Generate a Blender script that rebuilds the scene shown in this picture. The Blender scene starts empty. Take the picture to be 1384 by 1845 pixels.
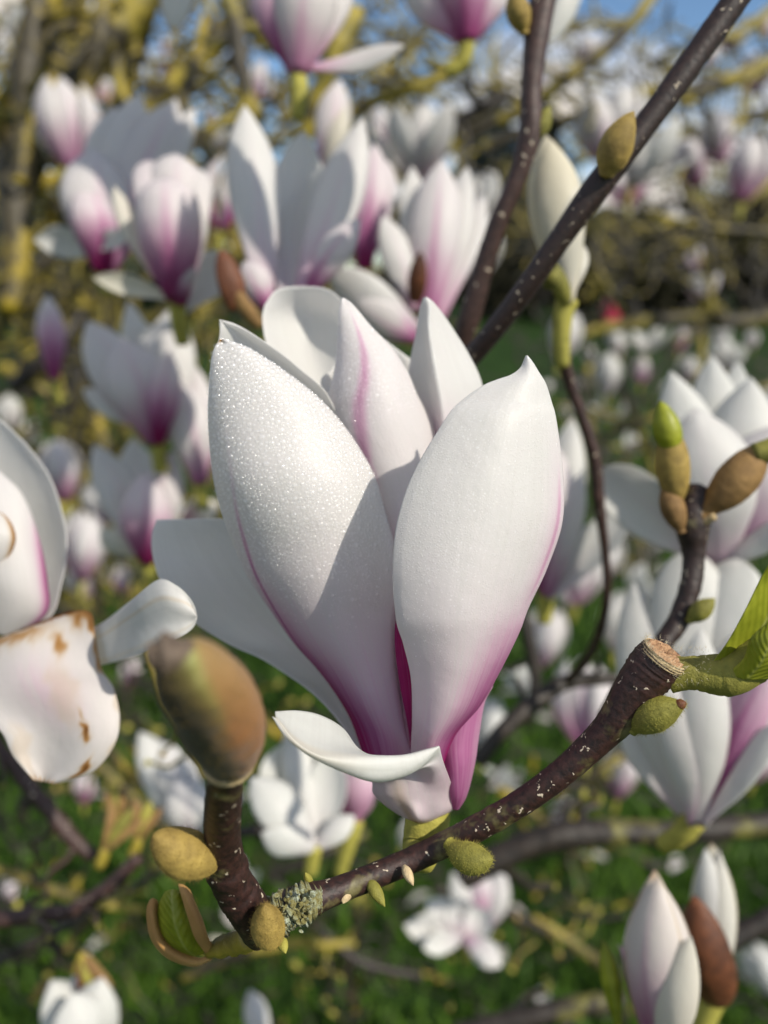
import bpy, math, random
import numpy as np
from mathutils import Vector, Euler, Matrix

random.seed(7); rng = np.random.default_rng(11)
R = math.radians
sc = bpy.context.scene
COL = sc.collection

# ------------------------------------------------------------------ camera
CAM_H, PITCH, FPX = 1.55, 16.0, 1386.0
cd = bpy.data.cameras.new("camera"); cam = bpy.data.objects.new("camera", cd); COL.objects.link(cam)
cam.location = (0, 0, CAM_H); cam.rotation_euler = (R(90 - PITCH), 0, 0)
cd.sensor_fit = 'VERTICAL'; cd.sensor_height = 34.6; cd.sensor_width = 26.0; cd.lens = 26.0
cd.clip_start = 0.01; cd.clip_end = 2000
cd.dof.use_dof = True; cd.dof.focus_distance = 0.132; cd.dof.aperture_fstop = 26.0 / 2.9
sc.camera = cam
sc.view_settings.view_transform = 'Standard'; sc.view_settings.look = 'None'
sc.view_settings.exposure = 0.10; sc.view_settings.gamma = 1.0
sc.render.engine = 'CYCLES'; sc.cycles.use_denoising = True
sc.cycles.max_bounces = 8; sc.cycles.transparent_max_bounces = 12
sc.cycles.caustics_reflective = False; sc.cycles.caustics_refractive = False

CX = np.array([1.0, 0, 0]); th = R(90 - PITCH)
CY = np.array([0, math.cos(th), math.sin(th)]); CZ = np.array([0, -math.sin(th), math.cos(th)])
CAMP = np.array([0, 0, CAM_H])
def P(px, py, d):
    """world point seen at photo pixel (px, py) and d metres in front of the camera"""
    px, py, d = np.asarray(px, float), np.asarray(py, float), np.asarray(d, float)
    x = (px - 692) / FPX * d; y = -(py - 922.5) / FPX * d
    return CAMP + x[..., None] * CX + y[..., None] * CY - d[..., None] * CZ
def unit(v): return v / (np.linalg.norm(v, axis=-1, keepdims=True) + 1e-12)

# ------------------------------------------------------------------ sun and sky
sd = unit(0.60 * CX + 0.49 * CY + 0.64 * CZ)            # towards the sun
sl = bpy.data.lights.new("sun", 'SUN'); sun = bpy.data.objects.new("sun", sl); COL.objects.link(sun)
sl.energy = 4.7; sl.angle = R(0.5); sl.color = (1.0, 0.925, 0.80)
sun.rotation_euler = Vector(sd).to_track_quat('Z', 'Y').to_euler()
w = bpy.data.worlds.new("World"); sc.world = w; w.use_nodes = True
nt = w.node_tree; N = nt.nodes; L = nt.links
bg = N["Background"]
sky = N.new('ShaderNodeTexSky'); sky.sky_type = 'NISHITA'; sky.sun_disc = False
sky.sun_elevation = math.asin(sd[2]); sky.sun_rotation = math.atan2(sd[0], sd[1])
sky.air_density = 1.0; sky.dust_density = 0.0; sky.ozone_density = 2.5
CLOUD_X = 1.9
tc = N.new('ShaderNodeTexCoord'); mp = N.new('ShaderNodeMapping'); mp.inputs['Scale'].default_value = (1, 1, 2.6); mp.inputs['Location'].default_value = (CLOUD_X, 0, 0)
nz = N.new('ShaderNodeTexNoise'); nz.inputs['Scale'].default_value = 3.4; nz.inputs['Detail'].default_value = 6; nz.inputs['Roughness'].default_value = 0.55
rp = N.new('ShaderNodeValToRGB'); rp.color_ramp.elements[0].position = 0.47; rp.color_ramp.elements[1].position = 0.63
mx = N.new('ShaderNodeMix'); mx.data_type = 'RGBA'; mx.inputs[7].default_value = (7.4, 6.8, 6.2, 1)
L.new(tc.outputs['Generated'], mp.inputs[0]); L.new(mp.outputs[0], nz.inputs['Vector']); L.new(nz.outputs['Fac'], rp.inputs[0])
L.new(rp.outputs[0], mx.inputs[0]); hs = N.new('ShaderNodeHueSaturation'); hs.inputs['Saturation'].default_value = 1.08; hs.inputs['Value'].default_value = .88; L.new(sky.outputs[0], hs.inputs['Color']); L.new(hs.outputs[0], mx.inputs[6]); L.new(mx.outputs[2], bg.inputs[0])
bg.inputs[1].default_value = 0.135

# ------------------------------------------------------------------ materials
def mat(name):
    m = bpy.data.materials.new(name); m.use_nodes = True
    return m, m.node_tree.nodes, m.node_tree.links, m.node_tree.nodes["Principled BSDF"], m.node_tree.nodes["Material Output"]
def ramp(n, stops, interp='LINEAR'):
    r = n.new('ShaderNodeValToRGB'); r.color_ramp.interpolation = interp
    e = r.color_ramp.elements
    while len(e) < len(stops): e.new(0.5)
    for k, (p, c) in enumerate(stops): e[k].position = p; e[k].color = (*c, 1) if len(c) == 3 else c
    return r
def noise(n, l, scale, detail=3, vec=None, rough=0.5):
    t = n.new('ShaderNodeTexNoise'); t.inputs['Scale'].default_value = scale; t.inputs['Detail'].default_value = detail; t.inputs['Roughness'].default_value = rough
    if vec is not None: l.new(vec, t.inputs['Vector'])
    return t
def math_(n, l, op, a, b=None, c=None):
    t = n.new('ShaderNodeMath'); t.operation = op
    for k, x in enumerate((a, b, c)):
        if x is None: continue
        if isinstance(x, (int, float)): t.inputs[k].default_value = x
        else: l.new(x, t.inputs[k])
    return t.outputs[0]
def mixc(n, l, f, a, b, blend='MIX'):
    t = n.new('ShaderNodeMix'); t.data_type = 'RGBA'; t.blend_type = blend
    for k, x in ((0, f), (6, a), (7, b)):
        if isinstance(x, (int, float)): t.inputs[k].default_value = x
        elif isinstance(x, tuple): t.inputs[k].default_value = (*x, 1)
        else: l.new(x, t.inputs[k])
    return t.outputs[2]
def bump(n, l, h, strength, dist, prev=None):
    b = n.new('ShaderNodeBump'); b.inputs['Strength'].default_value = strength; b.inputs['Distance'].default_value = dist
    l.new(h, b.inputs['Height'])
    if prev is not None: l.new(prev, b.inputs['Normal'])
    return b.outputs[0]

def petal_material(name, dewy):
    m, n, l, b, out = mat(name)
    at = n.new('ShaderNodeAttribute'); at.attribute_name = 'tint'
    se = n.new('ShaderNodeSeparateColor'); l.new(at.outputs['Color'], se.inputs[0])
    oi = n.new('ShaderNodeObjectInfo'); so = n.new('ShaderNodeSeparateColor'); l.new(oi.outputs['Color'], so.inputs[0])
    co = n.new('ShaderNodeTexCoord')
    # veins run along the petal: stretch noise in (u, v)
    cv = n.new('ShaderNodeCombineXYZ'); l.new(math_(n, l, 'MULTIPLY', se.outputs[1], 42.0), cv.inputs[0]); l.new(math_(n, l, 'MULTIPLY', se.outputs[2], 2.2), cv.inputs[1])
    l.new(oi.outputs['Random'], cv.inputs[2])
    vn = noise(n, l, 1.0, 4, cv.outputs[0])
    mo = noise(n, l, 260, 3, co.outputs['Object'])
    pig = math_(n, l, 'MULTIPLY', se.outputs[0], so.outputs[0])
    k = math_(n, l, 'ADD', math_(n, l, 'MULTIPLY', vn.outputs['Fac'], 0.9), 0.55)
    pig = math_(n, l, 'MULTIPLY', pig, k)
    pig = math_(n, l, 'ADD', pig, math_(n, l, 'MULTIPLY', math_(n, l, 'SUBTRACT', mo.outputs['Fac'], 0.5), 0.03))
    r = ramp(n, [(0.0, (.81, .815, .79)), (.10, (.80, .745, .765)), (.28, (.74, .52, .64)), (.52, (.57, .25, .44)), (.78, (.42, .10, .28)), (1.0, (.40, .016, .16))])
    l.new(pig, r.inputs[0])
    c = mixc(n, l, math_(n, l, 'MULTIPLY', so.outputs[1], 0.6), r.outputs[0], (.80, .73, .52))
    vr = ramp(n, [(.35, (.97, .967, .965)), (.60, (1, 1, 1))]); l.new(vn.outputs['Fac'], vr.inputs[0]); c = mixc(n, l, 1.0, c, vr.outputs[0], 'MULTIPLY')
    ag = math_(n, l, 'MULTIPLY', at.outputs['Alpha'], 1.0)
    br = ramp(n, [(0.0, (.78, .70, .52)), (.45, (.50, .27, .09)), (1.0, (.14, .045, .012))]); l.new(ag, br.inputs[0])
    agf = ramp(n, [(0.04, (0, 0, 0)), (.35, (1, 1, 1))]); l.new(ag, agf.inputs[0])
    c = mixc(n, l, agf.outputs[0], c, br.outputs[0])
    l.new(c, b.inputs['Base Color'])
    b.inputs['Roughness'].default_value = 0.42 if dewy else 0.48
    b.inputs['Specular IOR Level'].default_value = 0.35
    m3 = noise(n, l, 75, 3, co.outputs['Object']); nb = bump(n, l, vn.outputs['Fac'], 0.06, 0.0004, bump(n, l, m3.outputs['Fac'], 0.22, 0.003))
    m2 = noise(n, l, 900, 2, co.outputs['Object'])
    nb = bump(n, l, m2.outputs['Fac'], 0.14, 0.0003, nb)
    if dewy:
        vo = n.new('ShaderNodeTexVoronoi'); vo.inputs['Scale'].default_value = 2300; l.new(co.outputs['Object'], vo.inputs['Vector'])
        hh = ramp(n, [(0.0, (1, 1, 1)), (.30, (.55, .55, .55)), (.42, (0, 0, 0))]); l.new(vo.outputs['Distance'], hh.inputs[0])
        big = noise(n, l, 60, 2, co.outputs['Object'])
        f = ramp(n, [(.38, (0.15, .15, .15)), (.6, (1, 1, 1))]); l.new(big.outputs['Fac'], f.inputs[0])
        h2 = math_(n, l, 'MULTIPLY', hh.outputs[0], math_(n, l, 'MULTIPLY', f.outputs[0], math_(n, l, 'POWER', se.outputs[2], 0.7)))
        nb = bump(n, l, h2, 0.35, 0.00018, nb)
        rr = math_(n, l, 'SUBTRACT', 0.46, math_(n, l, 'MULTIPLY', h2, 0.26)); l.new(rr, b.inputs['Roughness'])
    l.new(nb, b.inputs['Normal'])
    tr = n.new('ShaderNodeBsdfTranslucent'); l.new(c, tr.inputs[0]); l.new(nb, tr.inputs['Normal'])
    ms = n.new('ShaderNodeMixShader'); ms.inputs[0].default_value = 0.5
    l.new(b.outputs[0], ms.inputs[1]); l.new(tr.outputs[0], ms.inputs[2]); l.new(ms.outputs[0], out.inputs[0])
    return m
M_PETAL = petal_material('petal', False)
M_DEWY = petal_material('dewy_petal', True)

def bark_material(name, dark, mid, lich, lich_amt, scale=1.0, spots=True, moss=(.20, .19, .03)):
    m, n, l, b, out = mat(name)
    co = n.new('ShaderNodeTexCoord'); O = co.outputs['Object']
    n1 = noise(n, l, 900 * scale, 5, O, .6); r = ramp(n, [(.3, dark), (.7, mid)]); l.new(n1.outputs['Fac'], r.inputs[0])
    c = r.outputs[0]
    n2 = noise(n, l, 110 * scale, 4, O, .65)
    f = ramp(n, [(lich_amt, (0, 0, 0)), (lich_amt + .09, (1, 1, 1))]); l.new(n2.outputs['Fac'], f.inputs[0])
    n3 = noise(n, l, 330 * scale, 3, O); r3 = ramp(n, [(.35, moss), (.65, lich)]); l.new(n3.outputs['Fac'], r3.inputs[0])
    c = mixc(n, l, f.outputs[0], c, r3.outputs[0])
    h = n1.outputs['Fac']
    if spots:
        vo = n.new('ShaderNodeTexVoronoi'); vo.inputs['Scale'].default_value = 560 * scale; wn = noise(n, l, 700 * scale, 2, O); l.new(mixc(n, l, .004, O, wn.outputs['Color']), vo.inputs['Vector'])
        rv = ramp(n, [(.0, (1, 1, 1)), (.13, (1, 1, 1)), (.22, (0, 0, 0))]); l.new(vo.outputs['Distance'], rv.inputs[0])
        sc_ = n.new('ShaderNodeSeparateColor'); l.new(vo.outputs['Color'], sc_.inputs[0])
        keep = math_(n, l, 'GREATER_THAN', sc_.outputs[0], 0.60)
        ff = math_(n, l, 'MULTIPLY', rv.outputs[0], keep)
        c = mixc(n, l, ff, c, (.55, .47, .36)); h = math_(n, l, 'ADD', h, ff)
    l.new(c, b.inputs['Base Color']); b.inputs['Roughness'].default_value = .55
    l.new(bump(n, l, h, .38, .0005 / scale), b.inputs['Normal'])
    return m
M_TWIG = bark_material('twig_bark', (.008, .0038, .0038), (.050, .019, .015), (.15, .13, .055), .56, 1.0, True, (.07, .058, .018))
M_DTWIG = bark_material('dark_twig_bark', (.007, .0035, .0035), (.034, .016, .013), (.10, .085, .04), .60, 1.0, True, (.05, .04, .014))
M_BRANCH = bark_material('brown_bark', (.020, .010, .009), (.070, .034, .028), (.25, .24, .08), .64, .6)
M_MOSSY = bark_material('mossy_bark', (.013, .011, .006), (.050, .038, .016), (.36, .28, .032), .46, .12, False, (.15, .13, .024))
M_GOLD = bark_material('golden_lichen_bark', (.02, .015, .007), (.06, .048, .018), (.38, .28, .022), .47, .12, False, (.22, .17, .02))
M_DARK = bark_material('dark_bark', (.009, .007, .0055), (.036, .026, .019), (.11, .10, .035), .60, .2, False)

def fuzzy_material(name, c1, c2, scale=500, sheen=.5, rough=.75):
    m, n, l, b, out = mat(name)
    co = n.new('ShaderNodeTexCoord'); n1 = noise(n, l, scale, 4, co.outputs['Object']); n2 = noise(n, l, scale * .16, 3, co.outputs['Object'])
    r = ramp(n, [(.32, c1), (.68, c2)])
    l.new(math_(n, l, 'ADD', math_(n, l, 'MULTIPLY', n1.outputs['Fac'], .45), math_(n, l, 'MULTIPLY', n2.outputs['Fac'], .55)), r.inputs[0])
    l.new(r.outputs[0], b.inputs['Base Color']); b.inputs['Roughness'].default_value = rough
    b.inputs['Sheen Weight'].default_value = sheen; b.inputs['Sheen Tint'].default_value = (*c2, 1)
    f = noise(n, l, 3500, 2, co.outputs['Object'])
    l.new(bump(n, l, f.outputs['Fac'], .5, .0003, bump(n, l, n1.outputs['Fac'], .4, .0006)), b.inputs['Normal'])
    return m
M_BUD = fuzzy_material('fuzzy_olive_bud', (.13, .085, .018), (.38, .27, .065))
M_BUDG = fuzzy_material('green_bud', (.075, .075, .012), (.29, .27, .045), 420, .3)
M_BUDB = fuzzy_material('brown_bud', (.10, .05, .014), (.32, .19, .065), 400, .3)
M_ORANGE = fuzzy_material('orange_tan_bud_scale', (.30, .15, .045), (.46, .27, .085), 120, .3)
M_HUSK = fuzzy_material('brown_husk', (.045, .014, .006), (.20, .065, .022), 260, .15, .6)
M_DRY = fuzzy_material('dry_woolly_tip', (.045, .03, .02), (.20, .15, .11), 420, .4)
M_PEDI = fuzzy_material('yellow_green_stalk', (.20, .19, .03), (.42, .38, .07), 350, .3)
M_TAN = fuzzy_material('cream_scar', (.35, .25, .12), (.58, .46, .27), 900, .1)
M_HAIR = fuzzy_material('pale_hair', (.55, .48, .32), (.75, .68, .50), 900, .1)
def leaf_material():
    m, n, l, b, out = mat('young_leaf')
    at = n.new('ShaderNodeAttribute'); at.attribute_name = 'tint'; se = n.new('ShaderNodeSeparateColor'); l.new(at.outputs['Color'], se.inputs[0])
    co = n.new('ShaderNodeTexCoord'); n1 = noise(n, l, 180, 4, co.outputs['Object'])
    r = ramp(n, [(.3, (.20, .24, .012)), (.7, (.42, .45, .04))]); l.new(n1.outputs['Fac'], r.inputs[0])
    du = math_(n, l, 'ABSOLUTE', math_(n, l, 'SUBTRACT', se.outputs[1], .5))
    vein = ramp(n, [(0.0, (1, 1, 1)), (.05, (0, 0, 0))]); l.new(du, vein.inputs[0])
    c = mixc(n, l, math_(n, l, 'MULTIPLY', vein.outputs[0], .5), r.outputs[0], (.5, .52, .16)); l.new(c, b.inputs['Base Color'])
    b.inputs['Roughness'].default_value = .45
    wv = math_(n, l, 'SINE', math_(n, l, 'ADD', math_(n, l, 'MULTIPLY', se.outputs[2], 60.0), math_(n, l, 'MULTIPLY', du, -40.0)))
    l.new(bump(n, l, math_(n, l, 'ADD', math_(n, l, 'MULTIPLY', wv, .18), n1.outputs['Fac']), .35, .0007), b.inputs['Normal'])
    tr = n.new('ShaderNodeBsdfTranslucent'); l.new(c, tr.inputs[0]); ms = n.new('ShaderNodeMixShader'); ms.inputs[0].default_value = .35
    l.new(b.outputs[0], ms.inputs[1]); l.new(tr.outputs[0], ms.inputs[2]); l.new(ms.outputs[0], out.inputs[0])
    return m
M_LEAF = leaf_material()
def water_material():
    m, n, l, b, out = mat('dew_water')
    n.remove(b)
    # thin clear bead: lets the petal show through and adds a mirror glint
    t = n.new('ShaderNodeBsdfTransparent'); g = n.new('ShaderNodeBsdfGlossy'); g.inputs['Roughness'].default_value = .16
    lw = n.new('ShaderNodeLayerWeight'); lw.inputs['Blend'].default_value = .35
    r = ramp(n, [(.35, (1, 1, 1)), (.8, (.62, .64, .65))]); l.new(lw.outputs['Facing'], r.inputs[0]); l.new(r.outputs[0], t.inputs[0])  # rims greyed by view angle, painted in place of refraction shading
    g.inputs[0].default_value = (.11, .11, .11, 1)
    ad = n.new('ShaderNodeAddShader'); l.new(t.outputs[0], ad.inputs[0]); l.new(g.outputs[0], ad.inputs[1])
    l.new(ad.outputs[0], out.inputs[0]); return m
M_DEW = water_material()
def plain(name, c1, c2, scale, rough=.8, trans=0):
    m, n, l, b, out = mat(name)
    co = n.new('ShaderNodeTexCoord'); n1 = noise(n, l, scale, 4, co.outputs['Object'], .6); r = ramp(n, [(.35, c1), (.65, c2)]); l.new(n1.outputs['Fac'], r.inputs[0])
    l.new(r.outputs[0], b.inputs['Base Color']); b.inputs['Roughness'].default_value = rough
    if trans:
        tr = n.new('ShaderNodeBsdfTranslucent'); l.new(r.outputs[0], tr.inputs[0]); ms = n.new('ShaderNodeMixShader'); ms.inputs[0].default_value = trans
        l.new(b.outputs[0], ms.inputs[1]); l.new(tr.outputs[0], ms.inputs[2]); l.new(ms.outputs[0], out.inputs[0])
    return m
M_LAWN = plain('lawn_soil_and_grass', (.009, .022, .006), (.028, .058, .012), 1.7, 1.0); M_LAWN.node_tree.nodes['Principled BSDF'].inputs['Specular IOR Level'].default_value = .05
M_GRASS = plain('grass_blades', (.034, .090, .006), (.11, .21, .018), 2.3, .6, .25)
M_SHRUB = plain('olive_foliage', (.016, .015, .006), (.062, .055, .022), .8, .8, .15)
M_BARE = plain('bare_twiggy_crown', (.028, .022, .012), (.095, .078, .042), .6, .85)
M_CONIF = plain('blue_green_conifer', (.008, .016, .016), (.030, .048, .046), .5, .8)
M_GREENB = plain('green_shrub_foliage', (.012, .030, .010), (.040, .075, .020), .9, .8, .15)
M_RED = plain('crimson_cloth', (.34, .012, .045), (.46, .02, .07), 8)
M_DARKC = plain('dark_cloth', (.012, .012, .018), (.03, .03, .035), 8)
M_SKIN = plain('skin', (.42, .24, .16), (.5, .3, .22), 8)
M_LICH = plain('pale_lichen', (.30, .36, .30), (.58, .63, .55), 900)

# ------------------------------------------------------------------ mesh helpers
def link(name, verts, faces, material, parent=None, origin=None, smooth=True, tint=None):
    me = bpy.data.meshes.new(name)
    v = np.asarray(verts, float)
    if origin is not None: v = v - np.asarray(origin)
    f = np.asarray(faces)
    if f.dtype == object or f.ndim != 2: me.from_pydata(v.tolist(), [], [list(q) for q in faces])
    else:
        nf, k = f.shape
        me.vertices.add(len(v)); me.vertices.foreach_set('co', v.astype(np.float32).ravel())
        me.loops.add(nf * k); me.loops.foreach_set('vertex_index', f.astype(np.int32).ravel())
        me.polygons.add(nf); me.polygons.foreach_set('loop_start', np.arange(0, nf * k, k, dtype=np.int32))
        me.update(calc_edges=True)
    if smooth: me.polygons.foreach_set('use_smooth', np.ones(len(me.polygons), bool))
    if tint is not None:
        a = me.attributes.new('tint', 'FLOAT_COLOR', 'POINT'); a.data.foreach_set('color', np.asarray(tint, np.float32).ravel())
    me.materials.append(material); me.validate()
    o = bpy.data.objects.new(name, me); COL.objects.link(o)
    if parent is not None: o.parent = parent
    elif origin is not None: o.location = origin
    return o
def thing(name, label, cat, loc, group=None):
    o = bpy.data.objects.new(name, None); COL.objects.link(o); o.location = tuple(loc); o.empty_display_size = .01
    o['label'] = label; o['category'] = cat
    if group: o['group'] = group
    return o
def tag(o, label, cat, group=None, kind=None):
    if label: o['label'] = label; o['category'] = cat
    if group: o['group'] = group
    if kind: o['kind'] = kind
    return o
def cr(pts, n, axis=0):
    """Catmull-Rom through control points along the first axis"""
    p = np.asarray(pts, float); k = len(p)
    p = np.concatenate([[2 * p[0] - p[1]], p, [2 * p[-1] - p[-2]]])
    t = np.linspace(0, k - 1 - 1e-9, n); i = t.astype(int); f = (t - i).reshape((-1,) + (1,) * (p.ndim - 1))
    a, b, c, d = p[i], p[i + 1], p[i + 2], p[i + 3]
    return .5 * (2 * b + (c - a) * f + (2 * a - 5 * b + 4 * c - d) * f ** 2 + (3 * b - a - 3 * c + d) * f ** 3)

def shell(name, G, pig, age, thick, material, parent, origin, flip=False, inner=.35):
    """double-walled petal from a grid of world points; front layer is what faces the camera side"""
    nv, nu = G.shape[:2]
    du = np.gradient(G, axis=1); dv = np.gradient(G, axis=0)
    Nn = unit(np.cross(du, dv))
    mid = Nn[nv // 2, nu // 2]
    if np.dot(mid, CAMP - G[nv // 2, nu // 2]) < 0: Nn = -Nn
    u = np.linspace(0, 1, nu)[None, :].repeat(nv, 0); v = np.linspace(0, 1, nv)[:, None].repeat(nu, 1)
    edge = np.minimum(1, np.minimum(np.minimum(u, 1 - u) / .08, (1 - v) / .06)); t = thick * (.25 + .75 * np.clip(edge, 0, 1))
    F = G + Nn * t[..., None] * .5; B = G - Nn * t[..., None] * .5
    V = np.concatenate([F.reshape(-1, 3), B.reshape(-1, 3)])
    idx = np.arange(nv * nu).reshape(nv, nu); q = np.stack([idx[:-1, :-1], idx[:-1, 1:], idx[1:, 1:], idx[1:, :-1]], -1).reshape(-1, 4)
    o = nv * nu
    ring = np.concatenate([idx[0, :-1], idx[:-1, -1], idx[-1, :0:-1], idx[:0:-1, 0]]); r2 = np.roll(ring, -1)
    rim = np.stack([ring, ring + o, r2 + o, r2], -1)
    e1, e2 = V[q[:, 1]] - V[q[:, 0]], V[q[:, 3]] - V[q[:, 0]]
    mq = q[len(q) // 2]; fn = np.cross(V[mq[1]] - V[mq[0]], V[mq[3]] - V[mq[0]])
    if np.dot(fn, Nn.reshape(-1, 3)[mq[0]]) < 0: q = q[:, ::-1]; rim = rim[:, ::-1]
    faces = np.concatenate([q, q[:, ::-1] + o, rim])
    kf, kb = (inner, 1.0) if flip else (1.0, inner)
    T = np.zeros((2 * o, 4)); T[:o, 0] = (pig * kf).ravel(); T[o:, 0] = (pig * kb).ravel()
    T[:, 1] = np.tile(u.ravel(), 2); T[:, 2] = np.tile(v.ravel(), 2); T[:, 3] = np.tile(age.ravel(), 2)
    ob = link(name, V, faces, material, parent, origin, True, T); ob.color = (1, 0, 0, 1)
    return ob, F, Nn

def rnd_field(nv, nu, amp, k=3):
    u = np.linspace(0, 1, nu)[None, :]; v = np.linspace(0, 1, nv)[:, None]; f = np.zeros((nv, nu))
    for _ in range(6):
        a, b = rng.uniform(-k, k, 2); f += np.sin(2 * np.pi * (a * u + b * v) + rng.uniform(0, 6.28))
    return f * amp / 6

def const(x): return lambda u, v: x + 0 * u
def outline(name, st, pig, parent, origin, age=None, thick=.0007, material=None, flip=False, nu=61, nv=101, ripple=.0006, inner=.35, el=.6):
    """petal from stations, tip first: (lx,ly,ld, rx,ry,rd, bulge) - photo pixels and millimetres of depth"""
    s = np.array(st, float)[::-1]; S = cr(s, nv)
    th_ = np.linspace(0, np.pi, nu); k = el * (1 - np.cos(th_)) / 2 + (1 - el) * np.linspace(0, 1, nu); sn = np.sin(th_)
    kn = np.exp(-(np.arange(-9, 10) / 4.0) ** 2); kn /= kn.sum()
    for c_ in (2, 5, 6):
        x_ = np.pad(S[:, c_], 9, mode='reflect', reflect_type='odd'); S[:, c_] = np.convolve(x_, kn, 'valid')
    Lp, Rp, b = S[:, None, 0:3], S[:, None, 3:6], S[:, 6][:, None]
    Q = Lp * (1 - k)[None, :, None] + Rp * k[None, :, None]; d = Q[..., 2] - b * sn[None, :]
    G = P(Q[..., 0], Q[..., 1], d / 1000 + rnd_field(nv, nu, ripple, 1.6))
    u = np.linspace(0, 1, nu)[None, :].repeat(nv, 0); v = np.linspace(0, 1, nv)[:, None].repeat(nu, 1)
    p = np.clip(pig(u, v), 0, 1); a = np.clip(age(u, v), 0, 1) if age else 0 * u
    return shell(name, G, p, a, thick, material or M_PETAL, parent, origin, flip, inner)
def grid(name, rows, pig, parent, origin, age=None, thick=.0007, material=None, flip=False, nu=49, nv=81, ripple=.0004, inner=.35):
    """petal from rows (tip first) of (px, py, depth mm) control points"""
    g = np.array(rows, float)[::-1]; g = cr(g, nv); g = np.swapaxes(cr(np.swapaxes(g, 0, 1), nu), 0, 1)
    G = P(g[..., 0], g[..., 1], g[..., 2] / 1000 + rnd_field(nv, nu, ripple, 1.6))
    u = np.linspace(0, 1, nu)[None, :].repeat(nv, 0); v = np.linspace(0, 1, nv)[:, None].repeat(nu, 1)
    p = np.clip(pig(u, v), 0, 1); a = np.clip(age(u, v), 0, 1) if age else 0 * u
    return shell(name, G, p, a, thick, material or M_PETAL, parent, origin, flip, inner)

PROFILES = {'ob': [(0, .28), (.18, .54), (.40, .88), (.57, 1), (.72, .90), (.84, .66), (.93, .34), (.975, .14), (1, .015)],
            'nar': [(0, .35), (.2, .7), (.42, .96), (.58, 1), (.76, .78), (.88, .48), (.96, .2), (1, .03)],
            'round': [(0, .30), (.2, .62), (.45, .93), (.66, 1), (.84, .90), (.94, .62), (.985, .3), (1, .06)],
            'scale': [(0, .55), (.2, .9), (.45, 1), (.7, .85), (.88, .52), (.96, .25), (1, .04)]}
def tepal_points(B, a, W, Nn, Ln, wd, bow=0., cup=.5, curl=0., prof='ob', nu=13, nv=17, wave=.07, asym=0.):
    v = np.linspace(0, 1, nv); pr = np.array(PROFILES[prof]); h = np.interp(v, pr[:, 0], pr[:, 1]); h[1:-1] = (h[:-2] + 2 * h[1:-1] + h[2:]) / 4
    h = h * wd / 2; u = np.linspace(-1, 1, nu)
    ph = max(.02, abs(cup) * 1.45); x = np.sin(u * ph) / math.sin(min(ph, 1.57)); z = (np.cos(u * ph) - math.cos(ph)) / math.sin(min(ph, 1.57)) * np.sign(cup if cup else 1)
    cen = B + a * (v * Ln)[:, None] + Nn * (bow * Ln * np.sin(np.pi * v) + curl * Ln * v ** 3)[:, None] + W * (asym * Ln * np.sin(np.pi * v))[:, None]
    wv = rnd_field(nv, nu, wave * wd, 1.3) * (np.abs(u)[None, :] * .8 + .2)
    return cen[:, None, :] + W * (x[None, :, None] * h[:, None, None]) + Nn * (z[None, :] * h[:, None] + wv)[..., None]
def base_pig(u, v, strength=1., ext=.5, rib=.5, ribw=.10):
    uu = (u - .5)
    base = np.clip(1.05 - v / ext, 0, 1) ** 1.6
    r = np.exp(-(uu / (ribw * (1.15 - v))) ** 2) * np.clip(1.05 - v / .95, 0, 1) * rib
    return strength * np.clip(base + r * (1 - base) + .10, 0, 1)
def edge_age(u, v, amt):
    e = np.minimum(np.minimum(u, 1 - u) * 2, (1 - v) * 1.5)
    return amt * np.exp(-(e / .06) ** 2)
def ptep(parent, origin, base, tip, wpx, roll=0, bow=0., cup=.5, curl=0., pig=.8, ext=.5, rib=.5, inner=None, age=0, prof='ob', cream=0., name='tepal', material=None, nu=13, nv=19, asym=0., thick=None, ribw=.10):
    """tepal between two (px, py, d) points; roll turns its face away from the camera (degrees)"""
    b, t = P(*base), P(*tip); A = t - b; Ln = np.linalg.norm(A); a = A / Ln
    vw = unit(CAMP - (b + t) / 2); W = unit(np.cross(vw, a)) * -1; Nn = np.cross(W, a); Nn = Nn * np.sign(np.dot(Nn, vw))
    c, s = math.cos(R(roll)), math.sin(R(roll)); W, Nn = W * c + Nn * s, Nn * c - W * s
    if inner is None: inner = cup < 0
    wd = wpx * (base[2] + tip[2]) / 2 / FPX
    G = tepal_points(b, a, W, Nn, Ln, wd, bow, cup, curl, prof, nu, nv, asym=asym)
    nv_, nu_ = G.shape[:2]
    u = np.linspace(0, 1, nu_)[None, :].repeat(nv_, 0); v = np.linspace(0, 1, nv_)[:, None].repeat(nu_, 1)
    ag = edge_age(u, v, age) if age else 0 * u
    o, _, _ = shell(name, G, base_pig(u, v, min(1.1, pig * 1.08), ext, rib, ribw), ag, thick or Ln * .007, material or M_PETAL, parent, origin, inner)
    o.color = (1, cream, 0, 1)
    return o

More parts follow.
